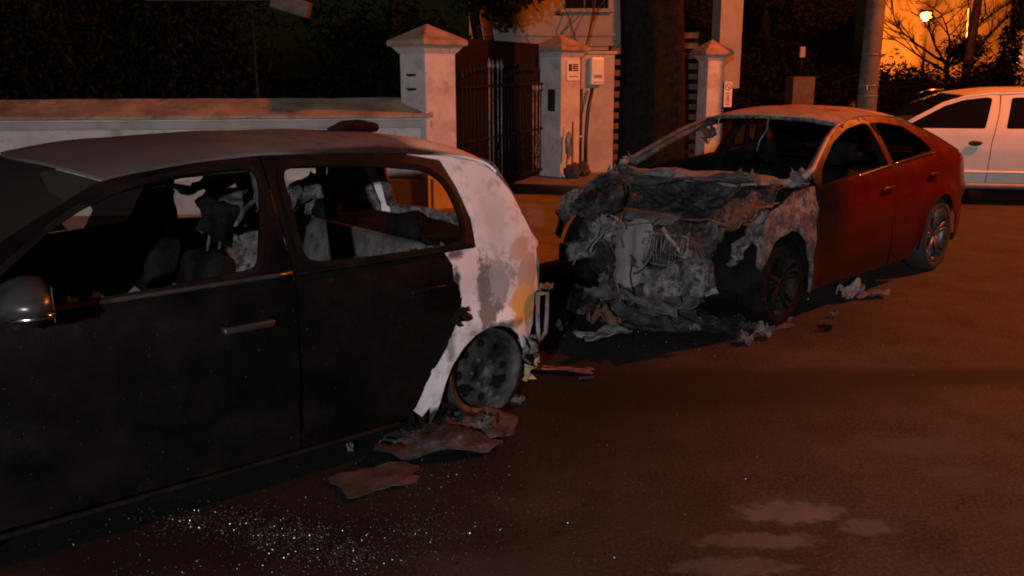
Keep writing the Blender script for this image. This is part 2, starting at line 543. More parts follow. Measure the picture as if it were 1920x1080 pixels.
# ---------------------------------------------------------------- garden wall, pillars, gate
def rot2(p, a): return (p[0] * math.cos(a) - p[1] * math.sin(a), p[0] * math.sin(a) + p[1] * math.cos(a))
WA = R(4)
gw = empty('garden_wall', (-.93, 11.17, 0), WA, label='long low white garden wall with a sloping stained coping behind the black hatchback', cat='garden wall')
box('wall', (-4.5, 0, .64), (9, .34, 1.28 - .08), M['plaster'], gw)
box('plinth', (-4.5, -.2, .25), (9, .05, .5), M['plaster_grey'], gw, .01)
box('moulding', (-4.5, -.19, 1.14), (9, .05, .09), M['plaster_grey'], gw, .015)
vs, fs = [], []
n = 60
prof = [(-.29, 1.215), (-.29, 1.245), (.22, 1.425), (.22, 1.38)]
for i in range(n + 1):
    x = -9 + 9 * i / n
    for y, z in prof:
        vs.append((x, y + .006 * noise.noise(Vector((x * 3, y, z))), z + .008 * noise.noise(Vector((x * 4, y * 3, 1)))))
for i in range(n):
    for k in range(4):
        k2 = (k + 1) % 4
        fs.append((i * 4 + k, i * 4 + k2, (i + 1) * 4 + k2, (i + 1) * 4 + k))
fs += [(0, 3, 2, 1), tuple(n * 4 + k for k in range(4))]
mesh('coping', vs, fs, M['coping'], gw, smooth=False)

def pillar(name, x, y, w, h, ang, label, mm='plaster', cap=True, base=PZ):
    t = empty(name, (x, y, base), ang, label=label, cat='pillar')
    hh = h - base
    box('shaft', (0, 0, (hh - .3) / 2), (w, w, hh - .3), M[mm], t, .012)
    if cap:
        bm = bmesh.new()
        lv = [(w / 2 + .004, hh - .32), (w / 2 + .03, hh - .29), (w / 2 + .06, hh - .25), (w / 2 + .085, hh - .235)]
        rings = [[bm.verts.new((sx * r, sy * r, z)) for sx, sy in ((-1, -1), (1, -1), (1, 1), (-1, 1))] for r, z in lv]
        for p, q in zip(rings, rings[1:]):
            for i in range(4): bm.faces.new((p[i], p[(i + 1) % 4], q[(i + 1) % 4], q[i]))
        bm.faces.new(rings[0][::-1]); bm.faces.new(rings[-1])
        bmobj('cove', bm, M[mm], t)
        bm = bmesh.new()
        r = w / 2 + .11
        lo = [bm.verts.new((sx * r, sy * r, hh - .232)) for sx, sy in ((-1, -1), (1, -1), (1, 1), (-1, 1))]
        up = [bm.verts.new((sx * r, sy * r, hh - .17)) for sx, sy in ((-1, -1), (1, -1), (1, 1), (-1, 1))]
        ap = bm.verts.new((0, 0, hh + .02))
        bm.faces.new(lo[::-1])
        for i in range(4):
            bm.faces.new((lo[i], lo[(i + 1) % 4], up[(i + 1) % 4], up[i]))
            bm.faces.new((up[i], up[(i + 1) % 4], ap))
        bmesh.ops.bevel(bm, geom=bm.edges[:], offset=.008, segments=2, affect='EDGES')
        bmobj('cap', bm, M['coping' if mm == 'plaster' else mm], t)
    return t

PA = R(45)
pl = pillar('gate_pillar', -.98, 11.24, .46, 2.25, PA, 'white gate pillar with a pyramid cap at the end of the low garden wall, left of the dark gate')
for z in (1.41, 1.57):
    tube('fence_pin', [(-.23, -.05, z), (-.36, -.05, z + .004)], .012, M['iron'], pl, 6)
    tube('fence_pin', [(-.232, -.06, z), (-.232, .1, z)], .012, M['iron'], pl, 6)
pr = pillar('gate_pillar', .75, 14.72, .44, 2.25, PA, 'orange lit gate pillar carrying a small white sign, right of the dark gate')

# small sign on the right pillar
sg = empty('wall_sign', (.75, 14.72, 1.62), PA, label='small white rectangular sign with two dark picture squares on the right gate pillar', cat='sign')
box('sign_plate', (.04, -.232, .11), (.31, .016, .30), M['plastic_white'], sg, .004)
box('pictogram', (-.035, -.242, .155), (.075, .004, .105), M['print_dark'], sg, 0)
box('pictogram', (.085, -.242, .155), (.115, .004, .105), M['print_dark'], sg, 0)
tube('figure_mark', [(-.035, -.246, .125), (-.03, -.246, .165), (-.02, -.246, .185)], .012, M['print_red'], sg, 6)
for i in range(3): box('white_bar', (.085, -.246, .125 + .03 * i), (.08, .003, .008), M['plastic_white'], sg)
for i in range(7): box('small_text', (-.05 + .029 * i, -.242, .022), (.018, .003, .014), M['print_dark'], sg)
ic = empty('intercom', (.75, 14.72, 1.15), PA, label='black oval box on the shaded side of the right gate pillar', cat='intercom')
box('case', (-.235, -.04, .14), (.05, .13, .33), M['plastic_black'], ic, .02)

# gate between the pillars
GA, GB = Vector((-.66, 11.55)), Vector((.46, 14.62))
gl = (GB - GA).length
gt = empty('iron_gate', (GA.x, GA.y, PZ), math.atan2(GB.y - GA.y, GB.x - GA.x),
           label='dark double iron gate with spear tips and scrolls in front of a brown sheet', cat='gate')
box('backing_sheet', (gl / 2, .03, 1.03), (gl - .1, .006, 1.95), M['sheet'], gt)
def spear(x, top, m=M['iron']):
    vs, fs = tube_geo([(x, -.02, .1), (x, -.02, top - .14)], .011, 6)
    v2, f2 = tube_geo([(x, -.02, top - .15), (x, -.02, top - .11), (x, -.02, top)], [.012, .035, .002], 6)
    V, F = join([(vs, fs), (v2, f2)])
    return mesh('bar', V, F, m, gt)
k = 0
x = .12
while x < gl - .1:
    if not (.98 < x < 1.52 or x > gl - .5):
        spear(x, 1.62 + .12 * math.sin(PI * ((x * 2 / gl) % 1)))
    x += .125
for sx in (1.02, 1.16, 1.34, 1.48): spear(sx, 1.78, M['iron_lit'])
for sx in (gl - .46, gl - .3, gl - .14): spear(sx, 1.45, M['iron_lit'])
for z in (.12, .75, 1.42):
    box('rail', (gl / 2, -.02, z), (gl - .08, .03, .03), M['iron'], gt)
def scroll(x, z, r, sgn):
    pts = []
    for i in range(20):
        t = i / 25
        a = t * 3.4 * PI
        rr = r * (1 - .85 * t)
        pts.append((x + sgn * rr * math.cos(a), -.035, z + rr * math.sin(a)))
    return tube_geo(pts, .009, 5)
for x in (.3, .7, 1.25, 1.8, 2.3, gl - .3):
    V, F = join([scroll(x, .42, .12, 1), scroll(x, .22, .09, -1), scroll(x, .6, .08, 1)])
    mesh('scroll', V, F, M['iron_lit' if x > gl - .5 else 'iron'], gt)

# pier with the meter box, right of the pillar
pc = empty('wall_pier', (1.3, 15.25, PZ), PA - R(18), label='broad plastered wall pier with the meter box, right of the signed gate pillar', cat='wall')
box('pier', (0, 0, .93), (.62, .3, 1.86), M['plaster_grey'], pc, .01)
box('pier_top', (0, 0, 1.885), (.68, .36, .045), M['plaster_grey'], pc, .01)
mb = empty('meter_box', (1.3, 15.25, 1.55), PA - R(18), label='pale rounded meter box on the broad wall pier', cat='meter box')
box('case', (-.06, -.2, .17), (.24, .09, .42), M['plastic_white'], mb, .025)
box('window', (-.06, -.247, .09), (.15, .006, .05), M['plastic_grey'], mb, .002)
box('hinge', (-.06, -.247, .0), (.15, .006, .012), M['plastic_grey'], mb, .002)
dp = tube('drain_pipe', [(1.07, 14.88, .14), (1.07, 14.88, 1.0), (1.075, 14.9, 1.45)], .04, M['plastic_black'])
tag(dp, 'black vertical pipe standing against the right gate pillar', 'pipe')
cp = tube('cable_pipe', [(1.17, 14.88, .14), (1.17, 14.88, .7), (1.2, 14.92, 1.1), (1.27, 14.98, 1.46)], .028, M['plastic_black'])
tag(cp, 'black conduit leaning outwards below the meter box', 'pipe')
bd = lathe('pipe_clamp', [(.043, -.012), (.05, -.012), (.05, .012), (.043, .012)], M['plastic_white'], None, 'Z', (0, 0, 0), 16)
bd.location = (1.07, 14.88, .72)
tag(bd, 'white band clamped round the black vertical pipe', 'clamp')
# broom, mop and rubbish bag against the pillar foot
def shaggy(name, c, s, m, label, cat, n=3, seed=1, amp=.3):
    bm = bmesh.new()
    bmesh.ops.create_icosphere(bm, subdivisions=n, radius=1)
    for v in bm.verts:
        k = 1 + amp * noise.noise(v.co * 2.3 + Vector((seed, 0, 0))) * 2
        v.co = Vector((v.co.x * s[0] * k, v.co.y * s[1] * k, max(v.co.z * k, -.9) * s[2] + s[2] * .9))
    o = bmobj(name, bm, m, None, True)
    o.location = c
    return tag(o, label, cat)
shaggy('rubbish_bag', (.93, 14.28, PZ), (.12, .1, .12), M['rag'], 'dark rubbish bag lying at the foot of the signed gate pillar', 'bag')
shaggy('bucket_bag', (1.11, 14.62, PZ), (.1, .1, .11), M['rag'], 'dark bag on the pavement at the foot of the black pipes', 'bag', seed=5)
br = empty('broom', (.9, 14.4, PZ), label='thin dark broom leaning against the signed gate pillar with a grey cloth', cat='broom')
tube('handle', [(0.02, -.12, .02), (.03, .0, .85)], .012, M['wood'], br, 6)
tube('handle', [(-.08, -.12, .02), (-.02, .0, .68)], .01, M['wood'], br, 6)
bm = bmesh.new()
bmesh.ops.create_icosphere(bm, subdivisions=3, radius=1)
for v in bm.verts:
    k = 1 + .3 * noise.noise(v.co * 3)
    v.co = Vector((v.co.x * .05 * k - .03, v.co.y * .02 - .02, v.co.z * .2 * k + .5))
bmobj('cloth', bm, M['plastic_grey'], br, True)

# ---------------------------------------------------------------- house behind the gate
hs = empty('house', (1.0, 20.2, 0), R(4), label='rendered house behind the gate with an overhanging upper floor and one window', cat='house')
def wall_with_window(name, x0, x1, z0, z1, y, wins, m, parent):
    xs = sorted({x0, x1, *[w[0] for w in wins], *[w[1] for w in wins]})
    zs = sorted({z0, z1, *[w[2] for w in wins], *[w[3] for w in wins]})
    vs, fs = [], []
    for i in range(len(xs) - 1):
        for j in range(len(zs) - 1):
            cx, cz = (xs[i] + xs[i + 1]) / 2, (zs[j] + zs[j + 1]) / 2
            if any(w[0] < cx < w[1] and w[2] < cz < w[3] for w in wins): continue
            n = len(vs)
            vs += [(xs[i], y, zs[j]), (xs[i + 1], y, zs[j]), (xs[i + 1], y, zs[j + 1]), (xs[i], y, zs[j + 1])]
            fs.append((n, n + 1, n + 2, n + 3))
    o = mesh(name, vs, fs, m, parent, False)
    return solid(o, .25, 1 if False else -1)
wall_with_window('upper_wall', -1.9, 1.28, 2.2, 6.5, -1.0, [(-.02, .86, 2.92, 4.2)], M['house'], hs)
box('side_wall', (1.15, 1.5, 4.35), (.24, 4.7, 4.3), M['house'], hs)
box('soffit', (-.3, .6, 2.16), (3.15, 3.1, .08), M['house'], hs)
box('lower_wall', (-.3, 1.6, 1.1), (3, .25, 2.1), M['plaster_grey'], hs)
box('sill', (.42, -1.06, 2.87), (1.06, .14, .06), M['house'], hs, .01)
wf = box('window', (.42, -.83, 3.56), (.9, .02, 1.3), M['glass_dark'], hs)
for q in (-.2, .2, .6): box('mullion', (q + .2, -.86, 3.56), (.04, .03, 1.28), M['frame'], wf)
box('band', (-.3, -1.02, 2.42), (3.2, .04, .05), M['house'], hs)
# low building at the top left and beams of the next plot
lb = empty('canopy', (-3.3, 12.2, PZ), R(2), label='pale eave of a dark canopy high above the garden wall at the upper left', cat='canopy')
box('eave', (-.45, 0, 2.54), (1.55, .3, .14), M['dim0'], lb, .01)
box('gable_end', (.55, -.05, 2.42), (.46, .3, .20), M['dim0'], lb, .02, rot=Matrix.Rotation(.3, 4, 'Y'))
box('post', (.03, .1, 1.2), (.03, .03, 2.5), M['iron'], lb, .005)
# ---------------------------------------------------------------- slat fences, more pillars
def slats(x0, y0, x1, y1, n, z0, z1, label, d=.02):
    L = math.hypot(x1 - x0, y1 - y0)
    t = empty('slat_fence', (x0, y0, PZ), math.atan2(y1 - y0, x1 - x0), label=label, cat='fence')
    st = (z1 - z0) / n
    o = None
    for i in range(n):
        if o is None:
            o = box('slat', (L / 2, 0, 0), (L, .02, st * .55), M['wood'], t)
            q = o
        else:
            q = o.copy(); link(q, t)
        q.location = (0, rnd.uniform(-.004, .004), z0 + st * (i + .5))
    for xx in (.03, L - .03): box('post', (xx, .03, z1 / 2), (.05, .04, z1), M['iron'], t)
    return t
slats(1.62, 15.7, 2.35, 16.3, 11, .1, 2.0, 'narrow fence of horizontal slats between the wall pier and the tree trunk')
slats(2.25, 15.9, 3.1, 15.95, 13, .1, 2.25, 'fence of horizontal slats between the tree trunk and the next pillar')
pillar('pillar', 3.28, 15.75, .3, 2.2, R(20), 'slim orange lit pillar right of the big tree, behind the red coupe')
cl = empty('house_corner', (3.9, 17.5, 0), R(10), label='tall rendered corner column rising behind the slim pillar', cat='column')
box('column', (0, 0, 3.2), (.42, .4, 3.6), M['house'], cl, .01)
box('column_foot', (.05, .1, .75), (.36, .36, 1.3), M['char'], cl)
M['dim'] = mat('weathered_brown_plaster', (.07, .055, .035), (.11, .085, .055), 4, .9, bump=.3)
pillar('pillar', 5.5, 18.2, .42, 1.9, R(4), 'dim stubby pillar with a small post lamp standing before dark hedges', mm='dim', cap=False)
plamp = empty('post_lamp', (5.5, 18.2, 1.6), label='small unlit post lamp on the dim stubby pillar', cat='lamp')
tube('stem', [(0, 0, 0), (0, 0, .32)], .02, M['iron'], plamp)
box('head', (0, 0, .45), (.1, .1, .2), M['plaster_grey'], plamp, .02)
# parking sign at the slim pillar
ps = empty('street_sign', (3.42, 15.05, PZ), R(12), label='narrow upright white sign with a ring symbol beside the slim pillar', cat='sign')
tube('post', [(-.075, .02, 0), (-.075, .02, 1.42)], .014, M['rust'], ps, 8)
box('plate', (.0, 0, 1.235), (.135, .012, .39), M['plastic_white'], ps, .004)
lathe('ring', [(.045, -.012), (.055, -.012), (.055, -.008), (.045, -.008)], M['print_red'], ps, 'Y', (0, 0, 1.355), 24)
tube('slash', [(-.03, -.011, 1.385), (.03, -.011, 1.325)], .005, M['print_red'], ps, 6)
for i, (zz, ww) in enumerate(((1.255, .07), (1.215, .05), (1.16, .07), (1.125, .07), (1.085, .075))):
    box('mark', (0, -.009, zz), (ww, .004, .018), M['print_red'], ps)
box('marker_plate', (0, -.0085, 1.185), (.03, .004, .03), M['print_red'], ps)

# ---------------------------------------------------------------- trees, hedges
def trunk_geo(base, top, r0, r1, n=14, seg=22, wob=.05, seed=0, flare=.35):
    vs, fs = [], []
    b, t = Vector(base), Vector(top)
    for i in range(n + 1):
        k = i / n
        p = b.lerp(t, k) + Vector((wob * noise.noise(Vector((k * 3, seed, 0))), wob * noise.noise(Vector((k * 3, 0, seed + 5))), 0))
        r = r0 + (r1 - r0) * k + flare * r0 * math.exp(-k * 12)
        for s in range(seg):
            a = 2 * PI * s / seg
            rr = r * (1 + .10 * noise.noise(Vector((math.cos(a) * 2.5, math.sin(a) * 2.5, k * 5 + seed))) + .05 * math.sin(a * 7 + k * 3))
            vs.append(p + Vector((math.cos(a) * rr, math.sin(a) * rr, 0)))
    for i in range(n):
        for s in range(seg):
            s2 = (s + 1) % seg
            fs.append((i * seg + s, i * seg + s2, (i + 1) * seg + s2, (i + 1) * seg + s))
    return vs, fs

def leaves(c, s, n, size, seed=0, shell=.5):
    r = random.Random(seed)
    vs, fs = [], []
    for i in range(n):
        d = Vector((r.gauss(0, 1), r.gauss(0, 1), r.gauss(0, 1))).normalized()
        rad = (shell + (1 - shell) * r.random()) * (1 + .35 * noise.noise(d * 2.5 + Vector((seed, 0, 0))))
        p = Vector(c) + Vector((d.x * s[0], d.y * s[1], d.z * s[2])) * rad
        u = Vector((r.gauss(0, 1), r.gauss(0, 1), r.gauss(0, 1))).normalized()
        v = u.orthogonal().normalized()
        k = size * r.uniform(.6, 1.3)
        q = len(vs)
        vs += [p - u * k, p + v * k * .4, p + u * k, p - v * k * .4]
        fs.append((q, q + 1, q + 2, q + 3))
    return vs, fs

def branches(base, d, length, r, depth, rr, out):
    p = Vector(base)
    pts = [p.copy()]
    dd = Vector(d).normalized()
    n = 5
    for i in range(n):
        dd = (dd + Vector((rr.uniform(-.25, .25), rr.uniform(-.25, .25), rr.uniform(-.12, .2)))).normalized()
        p = p + dd * length / n
        pts.append(p.copy())
        if depth > 0 and i > 0:
            for _ in range(rr.choice((1, 1, 2))):
                nd = (dd + Vector((rr.uniform(-1, 1), rr.uniform(-1, 1), rr.uniform(-.5, .8)))).normalized()
                branches(p, nd, length * rr.uniform(.45, .65), r * .5, depth - 1, rr, out)
    out.append(tube_geo(pts, [r * (1 - .7 * i / n) for i in range(n + 1)], 4 if r < .03 else 6, False))

bt = empty('street_tree', (1.86, 12.6, PZ), label='massive dark tree trunk on the pavement behind the burnt coupe', cat='tree')
vs, fs = trunk_geo((0, 0, -.05), (-.02, 0, 5.5), .44, .36, 26, 40, .1, 3, .18)
mesh('trunk', vs, fs, M['bark'], bt)
out = []
rr = random.Random(3)
for a in (0, 1.3, 2.5, 3.9, 5.1):
    branches((0, 0, 5.2), (math.cos(a) * .7, math.sin(a) * .7, 1), 3.2, .14, 2, rr, out)
V, F = join(out); mesh('limb', V, F, M['bark'], bt)
geo = [leaves((math.cos(a) * 1.6, math.sin(a) * 1.6, 8 + .4 * math.sin(a * 3)), (1.6, 1.6, 1.1), 900, .09, int(a * 7)) for a in (0, 1.2, 2.4, 3.6, 4.8)]
V, F = join(geo); mesh('crown', V, F, M['leaf_dark'], bt, False)

def hedge(name, x, y, s, n, size, label, cat='shrub', m='leaf_dark', seed=0, z=None, lobes=5):
    t = empty(name, (x, y, PZ), label=label, cat=cat)
    r = random.Random(seed)
    geo = []
    for i in range(lobes):
        c = (r.uniform(-.7, .7) * s[0], r.uniform(-.4, .4) * s[1], s[2] * r.uniform(.75, 1.1))
        geo.append(leaves(c, (s[0] * .5, s[1] * .6, s[2] * r.uniform(.75, 1)), n // lobes, size, seed + i, .2))
    V, F = join(geo)
    mesh('foliage', V, F, M[m], t, False)
    vs, fs = tube_geo([(0, 0, 0), (.03, 0, s[2] * .6), (0, .02, s[2] * 1.1)], [.06, .05, .02], 6)
    mesh('stem', vs, fs, M['bark'], t)
    return t
hedge('hedge', -4.9, 13.9, (2.2, .9, 1.9), 9000, .07, 'dense dark hedge above the far left end of the garden wall', seed=1)
hedge('hedge', -2.2, 13.9, (1.6, .9, 1.5), 8000, .07, 'dark hedge with brown leaves above the wall next to the left gate pillar', seed=2)
hedge('hedge', -7.6, 13.6, (2.0, .9, 2.0), 7000, .07, 'black hedge outermost at the left behind the garden wall', seed=9)
hedge('shrub', 5.1, 20.5, (1.6, .8, 1.4), 7000, .07, 'dark shrub behind the dim stubby pillar', seed=4)
hedge('shrub', 8.3, 21.5, (1.6, .8, .95), 7000, .07, 'low dark hedge between the concrete pole and the white car', seed=5)
hedge('shrub', 11.3, 24.5, (1.8, .8, .95), 7000, .07, 'low dark hedge directly behind the white car roof', seed=6)
hedge('shrub', 15.2, 30, (1.8, .8, 1.15), 6000, .09, 'dark rounded shrub at the foot of the leaning pole', seed=7)
def leafy_tree(name, x, y, h, cs, n, size, label, m='leaf_dark', seed=0, r=.12):
    t = empty(name, (x, y, 0), label=label, cat='tree')
    vs, fs = trunk_geo((0, 0, 0), (.05, 0, h), r, r * .6, 10, 10, .25, seed)
    mesh('trunk', vs, fs, M['bark'], t)
    rr = random.Random(seed)
    geo = []
    for i in range(7):
        c = (rr.uniform(-.6, .6) * cs[0], rr.uniform(-.5, .5) * cs[1], h + rr.uniform(-.5, .6) * cs[2])
        geo.append(leaves(c, (cs[0] * .5, cs[1] * .5, cs[2] * .5), n // 7, size, seed * 10 + i, .3))
    V, F = join(geo)
    mesh('crown', V, F, M[m], t, False)
    return t
leafy_tree('garden_tree', -.55, 15.8, 3.2, (1.5, 1, .85), 6000, .07, 'leafy tree hanging dark above the gate', seed=11)
leafy_tree('garden_tree', -1.9, 15.4, 4.2, (1.3, 1, .9), 5000, .07, 'tree with a pale thin trunk behind the left gate pillar', m='leaf_dark', seed=12, r=.09)
leafy_tree('garden_tree', 3.6, 21.5, 3.3, (1.3, 1, .9), 5000, .08, 'dim tree crown behind the slim pillar and the column', m='leaf_brown', seed=13)
leafy_tree('garden_tree', 6.2, 23.5, 3.6, (2.1, 1, 1.3), 9000, .08, 'broad dim tree crown above the post lamp', m='leaf_brown', seed=14)
leafy_tree('dark_tree', 14.5, 27, 3.3, (.75, .8, 2.2), 9000, .08, 'narrow dark evergreen right of the leaning pole', seed=15)
# bare twig in front of the house
tw = []
branches((1.5, 18.2, .2), (0.02, 0, 1), 3.1, .03, 1, random.Random(21), tw)
V, F = join(tw)
tag(mesh('bare_sapling', V, F, M['twig']), 'thin bare sapling in front of the house window', 'tree')
# bare tree silhouetted before the sodium lamp
bare = empty('bare_tree', (17.2, 38, 0), label='bare branching tree silhouetted in front of the lit street lamp', cat='tree')
out = []
rr = random.Random(5)
branches((0, 0, 0), (.05, 0, 1), 2.6, .14, 0, rr, out)
for a in (0, .9, 1.8, 2.7, 3.6, 4.5, 5.4):
    branches((0, 0, 1.8 + .2 * math.sin(a * 5)), (math.cos(a), math.sin(a) * .6, .55), 2.4, .06, 3, rr, out)
V, F = join(out)
mesh('branches', V, F, M['twig'], bare)
V, F = leaves((.6, -.3, 2.4), (1.1, .8, .7), 2500, .08, 31, .1)
mesh('crown', V, F, M['leaf_brown'], bare, False)

# ---------------------------------------------------------------- poles and lamps
up = empty('utility_pole', (5.3, 14.2, 0), label='thick round concrete pole standing behind the roof of the red coupe', cat='pole')
vs, fs = tube_geo([(0, 0, 0), (.01, 0, 1.6), (.04, 0, 4), (.07, 0, 7.5)], [.15, .14, .13, .10], 20)
mesh('shaft', vs, fs, M['concrete'], up)
for z in (1.35, 1.5, 1.95):
    lathe('strap', [(.142, z - .01), (.149, z - .01), (.149, z + .01), (.142, z + .01)], M['iron_lit'], up, 'Z', (.01, 0, 0), 20)
box('bracket', (-.05, -.17, 1.47), (.05, .03, .07), M['chrome'], up, .005)
lp = empty('leaning_pole', (14.2, 30, 0), label='slightly leaning slim pole before the orange lit facade', cat='pole')
tube('shaft', [(0, 0, 0), (.08, 0, 2.2), (.4, 0, 7)], [.16, .14, .1], M['rust'], lp, 10)
tn = tube('thin_post', [(20.9, 44, 0), (20.75, 44, 4.4)], .07, M['plastic_white'])
tag(tn, 'thin pale post right of the glowing street lamp', 'post')

def lamp(x, y, z, label, power, color, glow, rad, arm=(1.5, 0), bulb=.16, name='street_lamp'):
    t = empty(name, (x, y, 0), label=label, cat='street lamp')
    ax, ay = arm
    tube('pole', [(ax, ay, 0), (ax, ay, z + .1), (ax * .85, ay * .85, z + .35), (ax * .2, ay * .2, z + .4)], [.08, .06, .045, .035], M['iron'], t, 10)
    bm = bmesh.new()
    add_box(bm, (0, 0, z + .33), (.55, .26, .12), .04)
    bmobj('housing', bm, M['iron'], t)
    bm = bmesh.new()
    bmesh.ops.create_uvsphere(bm, u_segments=20, v_segments=12, radius=bulb)
    for v in bm.verts: v.co.z = v.co.z * .8 + z + .12
    bmobj('globe', bm, M[glow], t, True)
    ld = bpy.data.lights.new('lamp_light', 'POINT')
    ld.energy = power
    ld.color = color
    ld.shadow_soft_size = rad
    lo = bpy.data.objects.new('lamp_light', ld)
    link(lo, t)
    lo.location = (0, 0, z - .12)
    return t
lamp(*LAMP_NEAR, 'tall sodium street lamp standing beside the road right of the picture', P_NEAR, SODIUM, 'lamp_glow', .12, (2, .5))
lamp(*LAMP_LED, 'cool white street lamp behind the viewer', P_LED, (1, .93, .95), 'led_glow', .1, (1.6, -.6))
lamp(*LAMP_FAR, 'glowing orange street lamp far down the road', P_FAR, (1, .24, .02), 'lamp_glow', .2, (.6, 1.2), .27)

# facade lit by the far lamp
fh = empty('far_house', (22.6, 50, 0), R(-4), label='orange lit facade behind the glowing street lamp', cat='house')
box('facade', (-.2, 0, 4), (6.3, .4, 8), M['house_far'], fh)
for i in range(3):
    for j in range(2):
        w_ = box('window', (-2.2 + 2 * i, -.205, 6.0 + 2.0 * j), (1, .02, 1.3), M['glass_dark'], fh)
box('string_course', (-.2, -.22, 3.9), (6.3, .06, .12), M['house_far'], fh)
dh = empty('dark_house', (6.6, 40, 0), R(5), label='unlit house standing dark far behind the hedges and the concrete pole', cat='house')
box('wall', (0, 0, 3), (13, 6, 6), M['char'], dh)
bm = bmesh.new(); add_box(bm, (0, 0, 7.2), (13.6, 7, 2.4), 0, None, (.8, .1)); bmobj('roof', bm, M['char'], dh)
gh = empty('garage_wall', (27.2, 48, 0), R(3), label='low orange lit wall under a small wall lamp at the right edge', cat='wall')
box('wall', (1, 0, 1.75), (7, .3, 3.5), M['house_far'], gh)
box('roof_slab', (1, -.2, 3.55), (7.3, .9, .12), M['concrete'], gh)
wl = empty('wall_lamp', (24.9, 47.6, 2.15), label='small bright pinkish lamp at the right edge behind the white car', cat='lamp')
box('lens', (0, 0, 0), (.34, .08, .26), M['lamp_glow_pink'], wl, .02)
tube('bracket', [(0, .04, 0), (0, .4, 0)], .03, M['iron'], wl)
tube('mast', [(0, .4, -2.15), (0, .4, .1)], .04, M['iron'], wl)
ld = bpy.data.lights.new('wall_lamp_light', 'POINT'); ld.energy = 60; ld.color = (1, .4, .2); ld.shadow_soft_size = .1
lo = bpy.data.objects.new('wall_lamp_light', ld); link(lo, wl); lo.location = (0, -.3, 0)

# ================================================================ cars
def wheel(parent, x, y, z, r, rr, wdt, side, style='steel', rim_m='burnt_steel', tyre_m='rubber', tyre=True):
    """wheel thing part: > tyre, rim pieces"""
    o = empty('wheel', (x, y, z))
    o.parent = parent
    s = side
    h = wdt / 2
    if tyre:
        lathe('tyre', [(rr, s * -h), (r - .02, s * -h), (r, s * -h * .7), (r, s * h * .7), (r - .02, s * h * .95), (rr + .02, s * h), (rr, s * h * .85)], M[tyre_m], o)
    if style == 'steel':
        lathe('rim', [(rr, s * -h), (rr - .02, s * -h * .8), (rr - .035, s * h * .3), (rr - .03, s * h * .75), (rr - .005, s * h * .85), (rr + .006, s * h * .95), (rr + .006, s * h * .8),
                      (rr, s * -h)], M[rim_m], o)
        lathe('disc', [(rr - .03, s * h * .1), (rr * .72, s * h * .35), (rr * .55, s * h * .2), (rr * .42, s * h * .45), (rr * .2, s * h * .5), (rr * .19, s * h * .3), (.001, s * h * .3)], M[rim_m], o)
        for i in range(8):
            a = 2 * PI * i / 8
            lathe('vent_hole', [(rr * .1, s * h * .32), (rr * .085, s * h * .41), (rr * .06, s * h * .33), (.001, s * h * .325)], M['char'], o, 'Y',
                  (rr * .64 * math.cos(a), 0, rr * .64 * math.sin(a)), 12)
        for i in range(5):
            a = 2 * PI * i / 5
            lathe('wheel_bolt', [(.014, s * h * .3), (.012, s * h * .62), (.001, s * h * .63)], M[rim_m], o, 'Y', (rr * .3 * math.cos(a), 0, rr * .3 * math.sin(a)), 8)
    else:
        lathe('rim', [(rr, s * -h * .8), (rr - .03, s * -h * .6), (rr - .03, s * h * .5), (rr + .004, s * h * .95), (rr + .004, s * h * .7), (rr, s * -h * .8)], M[rim_m], o)
        lathe('hub', [(rr * .22, s * h * .1), (rr * .2, s * h * .65), (.001, s * h * .7)], M[rim_m], o)
        lathe('brake_disc', [(rr * .6, s * -.02), (rr * .6, s * .005), (.001, s * .005)], M['char' if rim_m == 'rim_char' else 'ash_dark'], o)
        for i in range(5):
            for e in (-1, 1):
                a = 2 * PI * i / 5 + .3
                ca, sa = math.cos(a), math.sin(a)
                a2 = a + e * .16
                p0 = Vector((ca * rr * .15, s * h * .55, sa * rr * .15))
                p1 = Vector((math.cos(a2) * rr * .97, s * h * .72, math.sin(a2) * rr * .97))
                vs, fs = tube_geo([p0, (p0 + p1) / 2, p1], [.022, .016, .02], 6)
                mesh('spoke', vs, fs, M['char' if rim_m == 'rim_char' else rim_m], o)
    return o

def burnt(bm, seed=0, a=.035):
    bmesh.ops.subdivide_edges(bm, edges=bm.edges[:], cuts=3, use_grid_fill=True)
    for v in bm.verts:
        q = v.co * 9 + Vector((seed, 0, 0))
        v.co += Vector((noise.noise(q), noise.noise(q + Vector((7, 0, 0))), noise.noise(q * 1.3) - .2)) * a * 2
    return bm

def seat(parent, x, y, z, m, head=True, rec=.25, posts=True):
    s = empty('seat', (x, y, z))
    s.parent = parent
    bm = bmesh.new(); add_box(bm, (.02, 0, .1), (.5, .48, .16), .05)
    burnt(bm, x * 7 + y * 9)
    bmobj('cushion', bm, m, s, True)
    bm = bmesh.new(); add_box(bm, (-.28, 0, .42), (.13, .46, .62), .05, Matrix.Rotation(-rec, 4, 'Y'), (.8, .8))
    burnt(bm, x * 5 + y * 3)
    bmobj('backrest', bm, m, s, True)
    if head:
        bm = bmesh.new(); add_box(bm, (-.40, 0, .86), (.09, .26, .17), .04, Matrix.Rotation(-rec, 4, 'Y'))
        burnt(bm, y * 20, .03)
        bmobj('headrest', bm, m, s, True)
        for e in ((-.06, .06) if posts else ()): tube('headrest_post', [(-.36, e, .68), (-.395, e, .82)], .008, M['burnt_steel'], s, 6)
    return s

